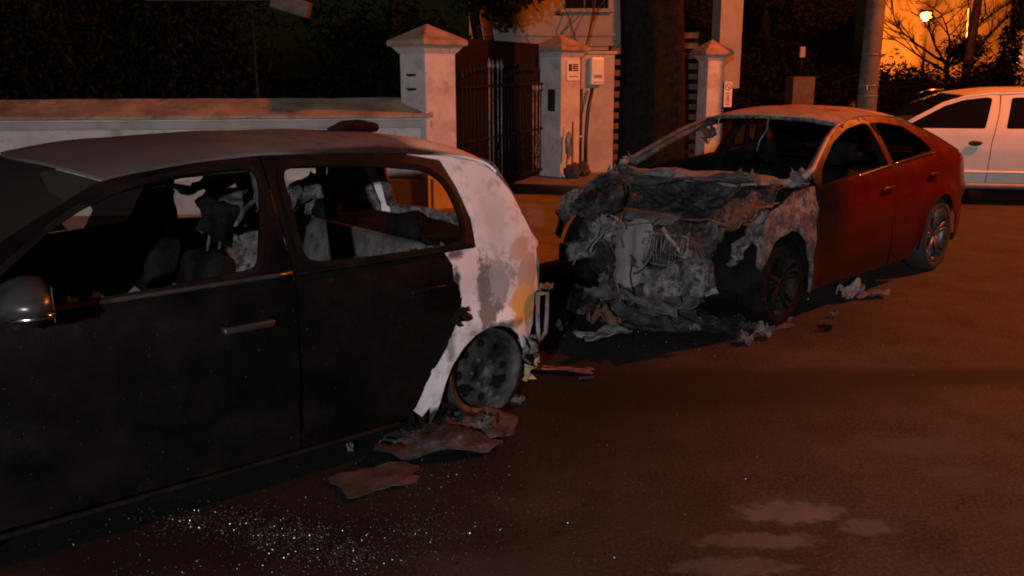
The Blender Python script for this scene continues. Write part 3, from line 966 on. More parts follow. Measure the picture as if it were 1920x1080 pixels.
def scrap(name, c, s, m, parent=None, rot=(0, 0, 0), amp=.3, n=10, seed=0, ragged=.35, thick=.006, freq=2.5):
    """a buckled sheet with an uneven torn outline"""
    n = max(n, 10)
    vs, fs = [], []
    E_ = Matrix.Rotation(rot[2], 3, 'Z') @ Matrix.Rotation(rot[1], 3, 'Y') @ Matrix.Rotation(rot[0], 3, 'X')
    for i in range(n + 1):
        for j in range(n + 1):
            a, b = i / n * 2 - 1, j / n * 2 - 1
            L_ = (abs(a) ** 5 + abs(b) ** 5) ** .2 or 1
            k = max(abs(a), abs(b)) / L_
            a2, b2 = a * k, b * k
            th = math.atan2(b2, a2)
            rad = min(1, max(abs(a), abs(b)))
            w_ = 1 - rad ** 2 * ragged * (.45 + .9 * noise.noise(Vector((math.cos(th) * 1.6, math.sin(th) * 1.6, seed * 1.7)))
                                          + .2 * noise.noise(Vector((math.cos(th) * 5, math.sin(th) * 5, seed * 2.3))))
            q = Vector((a * freq * .5 + seed * 3.1, b * freq * .5, seed))
            h = amp * 2 * noise.noise(q) + amp * .55 * (abs(noise.noise(q * 1.9)) * 2 - .5) + .16 * amp * noise.noise(q * 6)
            p = Vector((a2 * w_ * s[0] / 2, b2 * w_ * s[1] / 2, s[2] * h))
            vs.append(E_ @ p + Vector(c))
    for i in range(n):
        for j in range(n):
            q = i * (n + 1) + j
            fs.append((q, q + n + 1, q + n + 2, q + 1))
    o = mesh(name, vs, fs, m, parent, True)
    if thick: solid(o, thick)
    return o

# ---------------------------------------------------------------- black hatchback
HA = R(220)
H = empty('hatchback', (-2.558, 3.468, 0), HA, label='burnt out black hatchback with a bleached rear wing and no window glass', cat='car')
RAIL = [(.05, .93), (-.32, 1.10), (-.5, 1.2), (-.65, 1.275), (-.82, 1.34), (-1.15, 1.385), (-1.5, 1.395), (-2.0, 1.38), (-2.45, 1.335), (-2.66, 1.29), (-2.73, 1.235)]
def rz(x): return interp(RAIL, x)
def HY(X, Z, belt=.92):
    p = 1 - .055 * max(0, (-X - 1.6)) ** 2 - .05 * max(0, X + .4) ** 2
    if X < -2.7: p -= 1.1 * (-2.7 - X) ** 2
    if Z < belt:
        w = .82 - .05 * max(0, (.5 - Z) / .5) ** 1.5 - .02 * max(0, (Z - .7) / .22)
        w += .012 * math.exp(-((Z - .80) / .05) ** 2) - .010 * math.exp(-((Z - .34) / .05) ** 2)
    else:
        w = .80 - .42 * (Z - belt) - .25 * (Z - belt) ** 2
    # wheel arch flare
    d = math.hypot(X + 2.53, Z - .22)
    w += .022 * math.exp(-((d - .30) / .07) ** 2)
    return w * p
top = lambda xs: [(x, rz(x)) for x in xs]
FWIN = roundpoly([(-.60, 1.19), (-.72, 1.25), (-.91, 1.31), (-1.16, 1.345), (-1.42, 1.35), (-1.44, 1.30), (-1.40, 1.17), (-1.33, .965), (-.93, .945), (-.50, .94), (-.30, .98), (-.42, 1.07)], .045)
RWIN = roundpoly([(-1.555, 1.33), (-1.64, 1.345), (-2.01, 1.32), (-2.30, 1.28), (-2.38, 1.21), (-2.41, 1.07), (-2.39, .955), (-2.3, .94), (-1.88, .945), (-1.60, .955), (-1.545, .98)], .055)
FDOOR = [(-.20, .15), (-1.465, .14), (-1.475, .9)] + top([-1.475, -1.3, -1.15, -1.0, -.82, -.65, -.5, -.32, -.12]) + [(-.03, .95), (-.08, .6)]
FDOOR[-4:-2] = top([-.32, -.12])
RDOOR = [(-2.02, .14), (-1.49, .14), (-1.485, .9)] + top([-1.485, -1.7, -2.0, -2.2])[0:4] + [(-2.40, 1.318), (-2.445, 1.19), (-2.475, 1.04), (-2.465, .915), (-2.30, .905), (-2.315, .85), (-2.31, .78), (-2.35, .74),
          (-2.36, .69), (-2.345, .6), (-2.25, .45), (-2.14, .29), (-2.08, .18)]
QUART = top([-2.22, -2.45, -2.6, -2.66, -2.73]) + [(-2.80, 1.14), (-2.845, 1.03), (-2.89, .92), (-2.96, .865), (-2.955, .845), (-2.925, .835), (-2.915, .75), (-2.945, .61), (-2.90, .60), (-2.885, .5), (-2.88, .44), (-2.84, .385),
         (-2.79, .33), (-2.745, .41), (-2.68, .465), (-2.60, .495), (-2.52, .50), (-2.43, .48), (-2.35, .43), (-2.29, .355), (-2.235, .26), (-2.20, .14), (-2.17, .07), (-2.165, .17), (-2.12, .12), (-2.065, .17),
         (-2.13, .29), (-2.24, .45), (-2.335, .6), (-2.35, .69), (-2.34, .735), (-2.30, .78), (-2.305, .85), (-2.27, .905), (-2.34, .925), (-2.465, .925), (-2.485, 1.04), (-2.455, 1.19), (-2.405, 1.322)]
FEND = [(-.09, .95), (-.13, .6), (-.21, .15), (-.27, .15), (-.31, .33), (-.22, .50), (-.1, .58), (0, .61), (.1, .58), (.22, .50), (.31, .33), (.33, .2), (.72, .2), (.74, .5), (.68, .66), (.45, .80), (.05, .925)]
FEND = FEND[1:] + FEND[:1]
for sd in (1, -1):
    d = panel('front_door', FDOOR, HY, M['black_paint'], H, sd, [FWIN], .05)
    if sd == 1:
        # window surround, waist strip, door handle
        st = [( -.12 - 1.35 * i / 16) for i in range(17)]
        tube('waist_strip', [(x, HY(x, .925) + .004, .925) for x in st], .011, M['mirror_case'], d, 6)
        hb = bmesh.new()
        add_box(hb, (-1.25, HY(-1.25, .735) + .028, .742), (.22, .022, .030), .01)
        add_box(hb, (-1.155, HY(-1.15, .735) + .01, .742), (.025, .04, .026), .006)
        add_box(hb, (-1.345, HY(-1.35, .735) + .01, .742), (.025, .04, .026), .006)
        bmobj('handle', hb, M['plastic_black'], d, True)
        cup = []
    rd = panel('rear_door', RDOOR, HY, M['black_paint'], H, sd, [RWIN], .05)
    if sd == 1:
        tube('waist_strip', [(-1.49 - .96 * i / 12, HY(-1.49 - .96 * i / 12, .918) + .004, .918) for i in range(13)], .010, M['frame_black'], rd, 6)
        hb = bmesh.new()
        add_box(hb, (-2.14, HY(-2.14, .75) + .022, .755), (.19, .02, .028), .009)
        bmobj('handle', hb, M['black_paint'], rd, True)
        # protruding burnt door latch
        scrap('door_latch', (-2.325, .80, .60), (.10, .07, .06), M['char'], rd, (1.2, .3, .4), .6, 6, 4, .1, .012)
    panel('rear_wing', QUART, HY, M['burnt_white'], H, sd, (), .04, .014, .006, 3)
    panel('front_wing', FEND, HY, M['black_paint'], H, sd, (), .06)
    def frame_band(win, par, gx, gz):
        cx = sum(p[0] for p in win) / len(win); cz_ = sum(p[1] for p in win) / len(win)
        ol = []
        for i_, p in enumerate(win):
            a_, b_ = Vector(win[i_ - 1]), Vector(win[(i_ + 1) % len(win)])
            t_ = (b_ - a_).normalized(); n_ = Vector((t_.y, -t_.x))
            if n_.dot(Vector((p[0] - cx, p[1] - cz_))) < 0: n_ = -n_
            ol.append((p[0] + n_.x * gx, p[1] + n_.y * gz))
        panel('window_frame', ol, HY, M['frame_black'], par, sd, [win], .05, .01, inset=-.006)
    if sd == -1:
        panel('window_glass', [(-.55, 1.03), (-.62, 1.16), (-.75, 1.24), (-.88, 1.28), (-.93, 1.17), (-1.0, 1.12), (-.97, 1.03), (-1.02, .96), (-.6, .95)], HY, M['sooty_pane'], d, sd, (), .06, .004, inset=.012)
        panel('window_glass', [(-1.16, 1.345), (-1.40, 1.345), (-1.42, 1.28), (-1.39, 1.15), (-1.33, .965), (-1.10, .955), (-1.14, 1.05), (-1.12, 1.10), (-1.19, 1.14), (-1.17, 1.24)], HY, M['sooty_pane'], d, sd, (), .06, .004, inset=.012)
    frame_band(FWIN, d, .022, .022)
    frame_band(RWIN, rd, .028, .024)
    # inner door cards of ash, seen through the windows
    inner = [(-1.50, .2), (-1.50, .93), (-2.28, .93), (-2.3, .6), (-2.1, .25)]
    panel('door_card', inner, HY, M['ash'], rd, sd, (), .07, .01, .02, 5, .05)
    inner2 = [(-.1, .2), (-.1, .90), (-1.44, .93), (-1.44, .2)]
    panel('door_card', inner2, HY, M['char'], d, sd, (), .09, .01, .02, 7, .05)
    tube('sill_strip', [(-.2 - 1.78 * i / 10, sd * (HY(-.2 - 1.78 * i / 10, .14) + .004), .125) for i in range(11)], .012, M['char'], H, 6)
    rs_ = random.Random(40 + sd)
    for win, par in ((FWIN, d), (RWIN, rd)):
        zb = min(p[1] for p in win)
        for q in range(7):
            xx = rs_.uniform(min(p[0] for p in win) + .12, max(p[0] for p in win) - .16)
            w_, h_ = rs_.uniform(.012, .04), rs_.uniform(.008, .03)
            yb = sd * (HY(xx, zb) - .006)
            V_ = [(xx - w_, yb, zb - .005), (xx + w_, yb, zb - .005), (xx + rs_.uniform(-w_, w_), yb - sd * h_ * .4, zb + h_)]
            V_ += [(a, b - sd * .004, c) for a, b, c in V_]
            mesh('glass_remnant', V_, [(0, 1, 2), (5, 4, 3), (0, 3, 4, 1), (1, 4, 5, 2), (2, 5, 3, 0)], M['shard'], par, False)
    # pillars inside
    tube('roof_rail', [(x, sd * (HY(x, rz(x)) - .04), rz(x) - .035) for x in (-.2, -.5, -.82, -1.15, -1.6, -2.1, -2.5)], .03, M['ash_dark'], H, 8)
    tube('centre_pillar', [(-1.47, sd * .70, .3), (-1.47, sd * .70, .9), (-1.48, sd * .525, 1.33)], .04, M['ash_dark'], H, 8)
    tube('sill', [(-.15, sd * .72, .2), (-2.1, sd * .72, .2)], .06, M['char'], H, 8)
# C-pillar inner sheets of ash, far side
for sd in (-1, 1):
    panel('pillar_lining', [(-2.36, .6), (-2.43, .95), (-2.46, 1.2), (-2.38, 1.31), (-2.62, 1.26), (-2.82, .95), (-2.86, .6)], HY, M['ash'], H, sd, (), .05, .008, .02, 8, .05)
e_ = lambda x: (x, rz(x), HY(x, rz(x)))
def st(xc, zc, xe):
    a_ = e_(xe); return (xc, zc, a_[0], a_[1], a_[2])
skin('roof', [st(-.62, 1.40, -.82), st(-.9, 1.438, -1.0), st(-1.3, 1.452, -1.3), st(-1.7, 1.452, -1.7), st(-2.1, 1.437, -2.1), st(-2.45, 1.405, -2.45), st(-2.66, 1.36, -2.66), st(-2.77, 1.31, -2.73)],
     M['hatch_roof'], H, 26, 2.6, .012, .006, 2)
skin('windscreen', [st(.16, .985, .03), st(-.1, 1.15, -.2), st(-.38, 1.31, -.5), st(-.61, 1.398, -.81)], M['sooty_glass'], H, 20, 2.4, .006)
skin('bonnet', [(.74, .68, .62, .62, .62), (.62, .79, .55, .74, .68), (.42, .88, .35, .84, .72), (.17, .965, .04, .925, .735)], M['black_paint'], H, 20, 3, .01)
skin('front_bumper', [(.74, .66, .66, .62, .64), (.82, .5, .70, .5, .70), (.82, .3, .70, .3, .71), (.76, .17, .62, .17, .68)], M['black_paint'], H, 20, 3, .02)
for sd in (1, -1):
    box('headlight', (.66, sd * .52, .60), (.14, .22, .12), M['plastic_grey'], H, .03)
# tailgate frame: burnt, with an empty rear window
skin('tailgate', [(-2.93, .93, -2.89, .93, .66), (-2.98, .78, -2.92, .78, .69), (-2.99, .62, -2.93, .62, .68), (-2.99, .5, -2.92, .5, .66)], M['ash'], H, 20, 3, .02, .02, 4)
for sd in (1, -1):
    tube('window_bar', [(-2.74, sd * .54, 1.26), (-2.82, sd * .60, 1.1), (-2.90, sd * .645, .93)], .03, M['ash'], H, 8)
tube('window_bar', [(-2.76, -.52, 1.26), (-2.79, 0, 1.3), (-2.76, .52, 1.26)], .03, M['ash'], H, 8)
skin('bumper_carrier', [(-3.0, .46, -2.86, .46, .64), (-3.02, .38, -2.88, .38, .66), (-2.98, .3, -2.84, .3, .62)], M['ash_dark'], H, 16, 3, .02, .03, 6)
# empty tail lamp frame at the rear corner
tube('lamp_frame', [(-2.885, .755, .605), (-2.955, .745, .60), (-2.965, .735, .50), (-2.955, .735, .38), (-2.90, .745, .345), (-2.885, .755, .40), (-2.88, .755, .5), (-2.885, .755, .605)], .012, M['ash_light'], H, 6)
scrap('lamp_tab', (-2.95, .74, .635), (.08, .05, .04), M['rust'], H, (.3, 0, 0), .5, 5, 9, .1, .006)
scrap('melted_trim', (-2.86, .70, .30), (.14, .16, .1), M['ash'], H, (1.4, .2, .3), .5, 8, 12, .3, .008)
scrap('melted_trim', (-2.88, .68, .20), (.07, .18, .1), mat('yellowed_trim', (.3, .26, .1), (.2, .2, .12), 12, .8, bump=.4), H, (1.4, .2, .5), .5, 8, 14, .3, .008)
scrap('mud_flap', (-2.10, .74, .12), (.13, .15, .1), M['char'], H, (1.5, 0, .2), .3, 6, 15, .2, .01)
skin('parcel_shelf', [(-2.35, .9, -2.35, .9, .66), (-2.85, .88, -2.85, .88, .62)], M['char'], H, 8, 2, .02, .05, 3)
box('floor', (-1.3, 0, .17), (2.8, 1.40, .04), M['char'], H)
box('fire_wall', (.08, 0, .5), (.05, 1.36, .7), M['char'], H)
bm = bmesh.new(); add_box(bm, (-.12, 0, .80), (.36, 1.36, .22), .07)
bmobj('dashboard', bm, M['char'], H, True)
for sx, sy in ((-.95, .36), (-.95, -.36)): seat(H, sx, sy, .26, M['char'])
bs = empty('rear_seat', (-1.9, 0, .26)); bs.parent = H
bm = bmesh.new(); add_box(bm, (.02, 0, .1), (.5, 1.2, .14), .05); bmobj('cushion', bm, M['ash_dark'], bs, True)
bm = bmesh.new(); add_box(bm, (-.3, 0, .40), (.1, 1.22, .56), .04, Matrix.Rotation(-.3, 4, 'Y')); bmobj('backrest', bm, M['ash_dark'], bs, True)
for yy in (-.4, .4):
    bm = bmesh.new(); add_box(bm, (-.40, yy, .72), (.08, .24, .12), .035, Matrix.Rotation(-.3, 4, 'Y')); bmobj('headrest', bm, M['char'], bs, True)
ring = [(-.42 + .0 * math.cos(t), .36 + .18 * math.cos(t), .92 + .17 * math.sin(t)) for t in [2 * PI * i / 24 for i in range(25)]]
ring = [(p[0] + (p[2] - .92) * .35, p[1], p[2]) for p in ring]
sw = tube('steering_wheel', ring, .014, M['char'], H, 8)
tube('spoke', [(-.42, .20, .92), (-.42, .52, .92)], .012, M['char'], sw, 6)
tube('column', [(-.41, .36, .92), (-.1, .36, .8)], .03, M['char'], sw, 6)
scrap('hanging_lining', (-1.75, -.30, 1.12), (.55, .35, .16), M['ash_dark'], H, (1.0, .35, .2), .45, 12, 21, .4, .005)
scrap('hanging_lining', (-2.15, -.45, 1.02), (.5, .35, .25), M['ash'], H, (1.2, .5, .1), .4, 12, 22, .4, .005)
scrap('hanging_lining', (-1.55, -.1, 1.24), (.45, .6, .16), M['ash_dark'], H, (.3, .2, .2), .35, 12, 24, .5, .005)
tube('seat_belt', [(-1.47, -.63, 1.28), (-1.43, -.66, 1.05), (-1.40, -.70, .8)], .016, M['ash_light'], H, 5)
wheel(H, -2.545, .66, .245, .245, .225, .19, 1, 'steel', tyre=False)
wheel(H, -2.545, -.66, .245, .245, .225, .19, -1, 'steel', tyre=False)
wheel(H, 0, .70, .285, .285, .19, .19, 1, 'alloy', 'alloy')
wheel(H, 0, -.70, .285, .285, .19, .19, -1, 'alloy', 'alloy')
tube('axle', [(-2.545, -.62, .245), (-2.545, .62, .245)], .035, M['char'], H, 8)
# wheel wells
for wx, rr_ in ((-2.53, .31), (0, .35)):
    for sd in (1, -1):
        vs, fs = [], []
        for i in range(15):
            a = PI * i / 14
            for yy in (.40, .77):
                vs.append((wx + rr_ * math.cos(a), sd * yy, .22 + rr_ * .98 * math.sin(a)))
        for i in range(14): fs.append((2 * i, 2 * i + 1, 2 * i + 3, 2 * i + 2))
        mesh('wheel_arch_liner', vs, fs, M['char'], H)
# wiper stub and door mirror
mr = empty('door_mirror', (-.425, .96, 1.0)); mr.parent = H
bm = bmesh.new()
bmesh.ops.create_uvsphere(bm, u_segments=24, v_segments=16, radius=1)
for v in bm.verts:
    k = 1 - .25 * max(0, v.co.y)
    v.co = Vector((v.co.x * .125 * k, v.co.y * .14, v.co.z * .088 * k * (1 - .25 * max(0, v.co.x))))
    if v.co.x < -.06: v.co.x = -.06
bmobj('mirror_shell', bm, M['mirror_case'], mr, True)
tube('trim_strip', [(-.06, .105, -.028), (-.03, .122, -.03), (.02, .118, -.032), (.06, .085, -.034), (.085, .02, -.034), (.07, -.06, -.034), (.04, -.1, -.034)], .011, M['chrome'], mr, 6)
tube('mirror_arm', [(.0, -.16, -.06), (.02, -.02, -.07)], .03, M['mirror_case'], mr, 8)
box('mirror_glass', (-.063, 0, 0), (.005, .19, .12), M['chrome'], mr, .002)
# black strip lying on the roof
bs_ = tube('charred_strip', [(-2.05, .12, 1.462), (-2.18, .04, 1.470), (-2.32, -.05, 1.462), (-2.5, -.17, 1.440)], [.008, .028, .034, .026], M['char'], H, 8)
M4 = Matrix.Translation((-2.558, 3.468, 0)) @ Matrix.Rotation(HA, 4, 'Z')
bs_.parent = None; bs_.matrix_world = M4
tag(bs_, 'charred black strip lying on the rear of the hatchback roof', 'debris')

# ---------------------------------------------------------------- red coupe
CA = -2.353
C = empty('coupe', (1.287, 6.872, 0), CA, label='dark red coupe with its front end burnt away and bonnet missing', cat='car')
CR = [(.28, .90), (-.02, .98), (-.36, 1.03), (-.6, 1.14), (-.85, 1.245), (-1.1, 1.32), (-1.4, 1.365), (-1.8, 1.375), (-2.2, 1.335), (-2.55, 1.245), (-2.85, 1.13), (-3.1, 1.03), (-3.3, .97)]
def cz(x): return interp(CR, x)
def CY(X, Z, belt=.93):
    p = 1 - .04 * max(0, (-X - 2.6)) ** 2 - .06 * max(0, X) ** 2
    if X < -3.0: p -= .55 * (-3.0 - X) ** 2
    if Z < belt:
        w = .88 - .06 * max(0, (.5 - Z) / .5) ** 1.5 - .03 * max(0, (Z - .7) / .22)
        w += .012 * math.exp(-((Z - .78 - .03 * X) / .05) ** 2) - .015 * math.exp(-((Z - .42 + .04 * X) / .06) ** 2)
    else:
        w = .85 - .50 * (Z - belt) - .30 * (Z - belt) ** 2
    for ax in (0.05, -2.62):
        d_ = math.hypot(X - ax, Z - .32)
        w += .02 * math.exp(-((d_ - .38) / .07) ** 2)
    return w * p
ct = lambda xs: [(x, cz(x)) for x in xs]
CWIN = roundpoly([(-.42, .94), (-.55, 1.06), (-.87, 1.21), (-1.2, 1.295), (-1.5, 1.325), (-1.62, 1.32), (-1.62, .995), (-1.0, .975), (-.5, .935)], .04)
CWIN2 = roundpoly([(-1.70, 1.32), (-1.85, 1.32), (-2.2, 1.275), (-2.45, 1.16), (-2.56, 1.06), (-2.3, 1.035), (-1.70, 1.0)], .04)
CF = [(-.30, .2), (-1.62, .19), (-1.655, .6)] + ct([-1.655, -1.4, -1.1, -.85, -.6, -.36]) + [(-.34, .6)]
CB = [(-1.665, .19), (-2.1, .19), (-2.2, .35), (-2.27, .5), (-2.4, .62), (-2.5, .9), (-2.62, 1.03), (-2.45, 1.27)] + ct([-2.2, -1.8, -1.665])
CQ = [(-2.215, .30), (-2.28, .49), (-2.40, .60), (-2.51, .9), (-2.63, 1.03), (-2.46, 1.268)] + ct([-2.55, -2.85, -3.1, -3.3]) + [(-3.5, .93), (-3.56, .8), (-3.6, .6), (-3.58, .35), (-3.5, .22), (-3.04, .22), (-2.99, .42), (-2.87, .58), (-2.72, .67), (-2.6, .69), (-2.46, .65), (-2.34, .55), (-2.25, .42), (-2.22, .24)]
CFE = [(-.33, .95), (-.33, .6), (-.31, .25), (-.34, .18), (-.29, .2), (-.28, .4), (-.21, .54), (-.1, .64), (.05, .69), (.2, .66), (.33, .57), (.41, .46), (.46, .50), (.43, .62), (.50, .68), (.45, .75), (.30, .83), (.12, .87), (-.02, .93)]
skinm = M['red_paint']
for sd in (1, -1):
    d = panel('front_door', CF, CY, skinm, C, sd, [CWIN], .05)
    tube('waist_trim', [(-1.0 - .65 * i / 8, sd * (CY(-1.0 - .65 * i / 8, .985) + .004), .955 + .006 * i) for i in range(9)], .009, M['chrome'], d, 6)
    rd = panel('rear_door', CB, CY, skinm, C, sd, [CWIN2], .05)
    tube('waist_trim', [(-1.66 - .9 * i / 8, sd * (CY(-1.66 - .9 * i / 8, 1.0 + .004 * i) + .004), 1.003 + .005 * i) for i in range(9)], .009, M['chrome'], rd, 6)
    hb = bmesh.new(); add_box(hb, (-1.5, sd * (CY(-1.5, .83) + .02), .83), (.2, .025, .03), .01); bmobj('handle', hb, skinm, d, True)
    hb = bmesh.new(); add_box(hb, (-2.42, sd * (CY(-2.42, .87) + .02), .87), (.2, .025, .03), .01); bmobj('handle', hb, skinm, rd, True)
    panel('rear_wing', CQ, CY, skinm, C, sd, (), .06)
    panel('wing_lining', [p for p in CQ if p[1] > .5], CY, M['char'], C, sd, (), .08, .006, inset=.04)
    lathe('brake_disc', [(.17, sd * .60), (.17, sd * .625), (.001, sd * .625)], M['ash' if sd < 0 else 'char'], C, 'Y', (.05, 0, .31), 28)
    lathe('brake_disc', [(.06, sd * .55), (.08, sd * .60), (.17, sd * .60)], M['ash' if sd < 0 else 'char'], C, 'Y', (.05, 0, .31), 28)
    panel('front_wing', CFE, CY, M['ash'], C, sd, (), .045, .012, .03, 4)
    panel('door_lining', CF, CY, M['char'], d, sd, [CWIN], .08, .006, inset=.035)
    panel('door_lining', CB, CY, M['char'], rd, sd, [CWIN2], .08, .006, inset=.035)
    tube('roof_rail', [(x, sd * (CY(x, cz(x)) - .03), cz(x) - .03) for x in (-.36, -.6, -.85, -1.1, -1.4, -1.8, -2.2, -2.5)], .028, M['ash_dark'], C, 8)
    tube('centre_pillar', [(-1.66, sd * .76, .3), (-1.66, sd * .77, .95), (-1.68, sd * .60, 1.31)], .04, M['char'], C, 8)
ce = lambda xc, zc, xe: (xc, zc, xe, cz(xe), CY(xe, cz(xe)))
skin('roof', [ce(-1.0, 1.385, -1.16), ce(-1.25, 1.418, -1.35), ce(-1.6, 1.435, -1.6), ce(-1.95, 1.425, -1.95), ce(-2.25, 1.395, -2.2), ce(-2.45, 1.345, -2.4)], M['coupe_roof'], C, 26, 2.6, .012, .006, 5)
hl = lambda xc, zc, xe: (xc, zc - .035, xe, cz(xe) - .035, CY(xe, cz(xe)) - .035)
skin('headliner', [hl(-1.03, 1.385, -1.16), hl(-1.6, 1.435, -1.6), hl(-1.95, 1.425, -1.95), hl(-2.25, 1.395, -2.2), hl(-2.45, 1.345, -2.4), hl(-2.8, 1.20, -2.7), hl(-3.1, 1.07, -3.0)], M['char'], C, 20, 2.6, .004)
skin('parcel_shelf', [(-2.45, .95, -2.45, .95, .76), (-3.15, .97, -3.1, .97, .72)], M['char'], C, 8, 2, .01)
skin('rear_window', [ce(-2.46, 1.342, -2.41), ce(-2.8, 1.20, -2.7), ce(-3.1, 1.07, -3.0), ce(-3.2, 1.02, -3.15)], M['car_glass'], C, 16, 2.6, .01)
skin('boot_lid', [ce(-3.21, 1.01, -3.16), (-3.4, .995, -3.36, .96, .70), (-3.62, .99, -3.52, .94, .66), (-3.70, .86, -3.56, .82, .64), (-3.74, .6, -3.58, .6, .64), (-3.72, .4, -3.56, .35, .62), (-3.62, .24, -3.5, .22, .6)], skinm, C, 20, 3, .012)
for sd in (1, -1):
    tube('windscreen_pillar', [(x, sd * (CY(x, cz(x)) - .005), cz(x) + .004) for x in (-.25, -.4, -.6, -.85, -1.1, -1.2)], [.022, .022, .02, .02, .018, .016], M['coupe_roof'] if sd == 1 else M['ash_dark'], C, 8)
tube('roof_header', [(-1.17, -.62, 1.32), (-1.06, -.35, 1.365), (-1.01, 0, 1.378), (-1.06, .35, 1.365), (-1.17, .62, 1.32)], .018, M['ash'], C, 8)
# windscreen base, bulkhead, interior
skin('scuttle_panel', [(-.02, .945, -.18, .93, .76), (-.12, .985, -.26, .96, .77), (-.30, .97, -.4, .95, .77)], M['ash_light'], C, 24, 3, .012, .05, 9)
scrap('scuttle_remnant', (-.02, -.1, .955), (.22, 1.35, .10), M['ash_dark'], C, (.1, .1, 0), .3, 20, 41, .25, .008, 4)
scrap('scuttle_remnant', (-.08, .42, .99), (.12, .4, .1), M['rust'], C, (.1, .1, 0), .5, 10, 42, .5, .008, 5)
box('bulkhead', (-.2, 0, .6), (.06, 1.5, .66), M['char'], C)
box('floor', (-1.6, 0, .2), (3.6, 1.5, .05), M['char'], C)
bm = bmesh.new(); add_box(bm, (-.5, 0, .85), (.4, 1.46, .2), .07); bmobj('dashboard', bm, M['char'], C, True)
for sx, sy in ((-1.3, .38), (-1.3, -.38)): seat(C, sx, sy, .2, M['char'], posts=False, rec=.38)
bm = bmesh.new(); add_box(bm, (-2.3, 0, .62), (.14, 1.3, .6), .05, Matrix.Rotation(-.4, 4, 'Y')); bmobj('rear_seat', bm, M['char'], C, True)
for yy, zz in ((.1, 1.12), (-.35, 1.15)):
    tube('hanging_wire', [(-.95, yy, 1.36), (-.9, yy + .02, 1.28), (-.82, yy + .01, 1.2), (-.8, yy, zz)], .005, M['ash_light'], C, 5)
scrap('hanging_wiring', (-1.0, -.48, 1.23), (.16, .16, .1), M['rust'], C, (1.2, .5, 0), .5, 7, 44, .3, .004)
for sd in (1, -1):
    wheel(C, .05, sd * .76, .315 if sd > 0 else .315, .31, .225, .2, sd, 'alloy', 'rim_char', 'char')
    wheel(C, -2.62, sd * .78, .32, .32, .235, .2, sd, 'alloy', 'alloy')
    for wx in (.05, -2.62):
        vs, fs = [], []
        for i in range(15):
            a = PI * i / 14
            for yy in (.45, .83):
                vs.append((wx + .40 * math.cos(a), sd * yy, .3 + .40 * math.sin(a)))
        for i in range(14): fs.append((2 * i, 2 * i + 1, 2 * i + 3, 2 * i + 2))
        mesh('wheel_arch_liner', vs, fs, M['char'], C)
# engine bay wreckage
bm = bmesh.new(); add_box(bm, (.22, -.05, .55), (.5, .62, .42), .07); 
o = bmobj('engine_block', bm, M['ash_dark'], C, True)
rough_skin('sagging_bonnet', [(-.10, .94, -.2, .95, .74), (.1, .86, .05, .90, .76), (.30, .79, .24, .84, .76), (.54, .64, .44, .73, .72)], M['wreck'], C, 80, 44, 2, .055, 3, .008, .5, .06)
rough_skin('burnt_front', [(.52, .66, .42, .73, .64), (.60, .58, .50, .62, .60), (.63, .46, .50, .46, .56), (.55, .30, .46, .28, .50), (.46, .2, .4, .2, .42)], M['wreck'], C, 80, 50, 3, .075, 8, .008, .6)
for sd in (1, -1):
    lathe('strut_tower', [(.13, 0), (.12, .1), (.09, .13), (.03, .14), (.001, .16)], M['ash'], C, 'Z', (.02, sd * .56, .70), 20)
    box('chassis_leg', (.45, sd * .46, .46), (.75, .09, .13), M['ash'], C, .015, rot=Matrix.Rotation(.05 * sd, 4, 'Z'))
    lathe('spring', [(.07, 0), (.08, .02), (.07, .04), (.08, .06), (.07, .08), (.08, .1), (.07, .12)], M['ash_dark'], C, 'Z', (.05, sd * .6, .5), 16)
scrap('radiator_panel', (.66, .02, .50), (.50, .30, .10), M['panel_grey'], C, (0, 1.42, .1), .3, 14, 51, .22, .012, 2)
scrap('radiator_panel', (.60, -.26, .62), (.26, .30, .10), M['ash'], C, (.2, 1.2, .1), .5, 14, 52, .4, .01, 3)
bm = bmesh.new(); add_box(bm, (.68, .32, .35), (.16, .27, .20), .03, Matrix.Rotation(.15, 4, 'X') @ Matrix.Rotation(.2, 4, 'Z')); bmobj('gearbox', bm, M['ash'], C)
bm = bmesh.new(); add_box(bm, (.60, .54, .40), (.16, .16, .24), .04, Matrix.Rotation(.3, 4, 'Y')); bmobj('alternator', bm, M['ash'], C)
for i in range(13):
    yy = .12 + i * .026
    vs, fs = tube_geo([(.645 + .01 * math.sin(i), yy, .46), (.66 + .012 * math.sin(i * 2.1), yy + .006, .55), (.635, yy + .01 * math.sin(i * 1.3), .645)], .0055, 4)
    mesh('radiator_fin', vs, fs, M['ash'], C)
tube('radiator_frame', [(.64, .10, .45), (.64, .10, .66), (.63, .46, .66), (.64, .47, .45), (.64, .10, .45)], .011, M['ash'], C, 6)
lathe('pulley', [(.001, 0), (.03, 0), (.035, .015), (.07, .015), (.075, .03), (.07, .05), (.001, .05)], M['ash_light'], C, 'Y', (.60, .42, .50), 20)
rr = random.Random(77)
for i in range(26):
    c0 = Vector((rr.uniform(.5, .66), rr.uniform(-.4, .65), rr.uniform(.35, .78)))
    pts = [c0]
    dd = Vector((rr.uniform(-1, 1), rr.uniform(-1, 1), rr.uniform(-.8, .4))).normalized()
    for k in range(5):
        dd = (dd + Vector((rr.uniform(-.7, .7), rr.uniform(-.7, .7), rr.uniform(-.7, .5)))).normalized()
        pts.append(pts[-1] + dd * rr.uniform(.04, .09))
    tube('hose', pts, rr.choice((.006, .009, .014, .02)), M[rr.choice(('ash', 'ash_dark', 'ash_light', 'char', 'rust'))], C, 6)
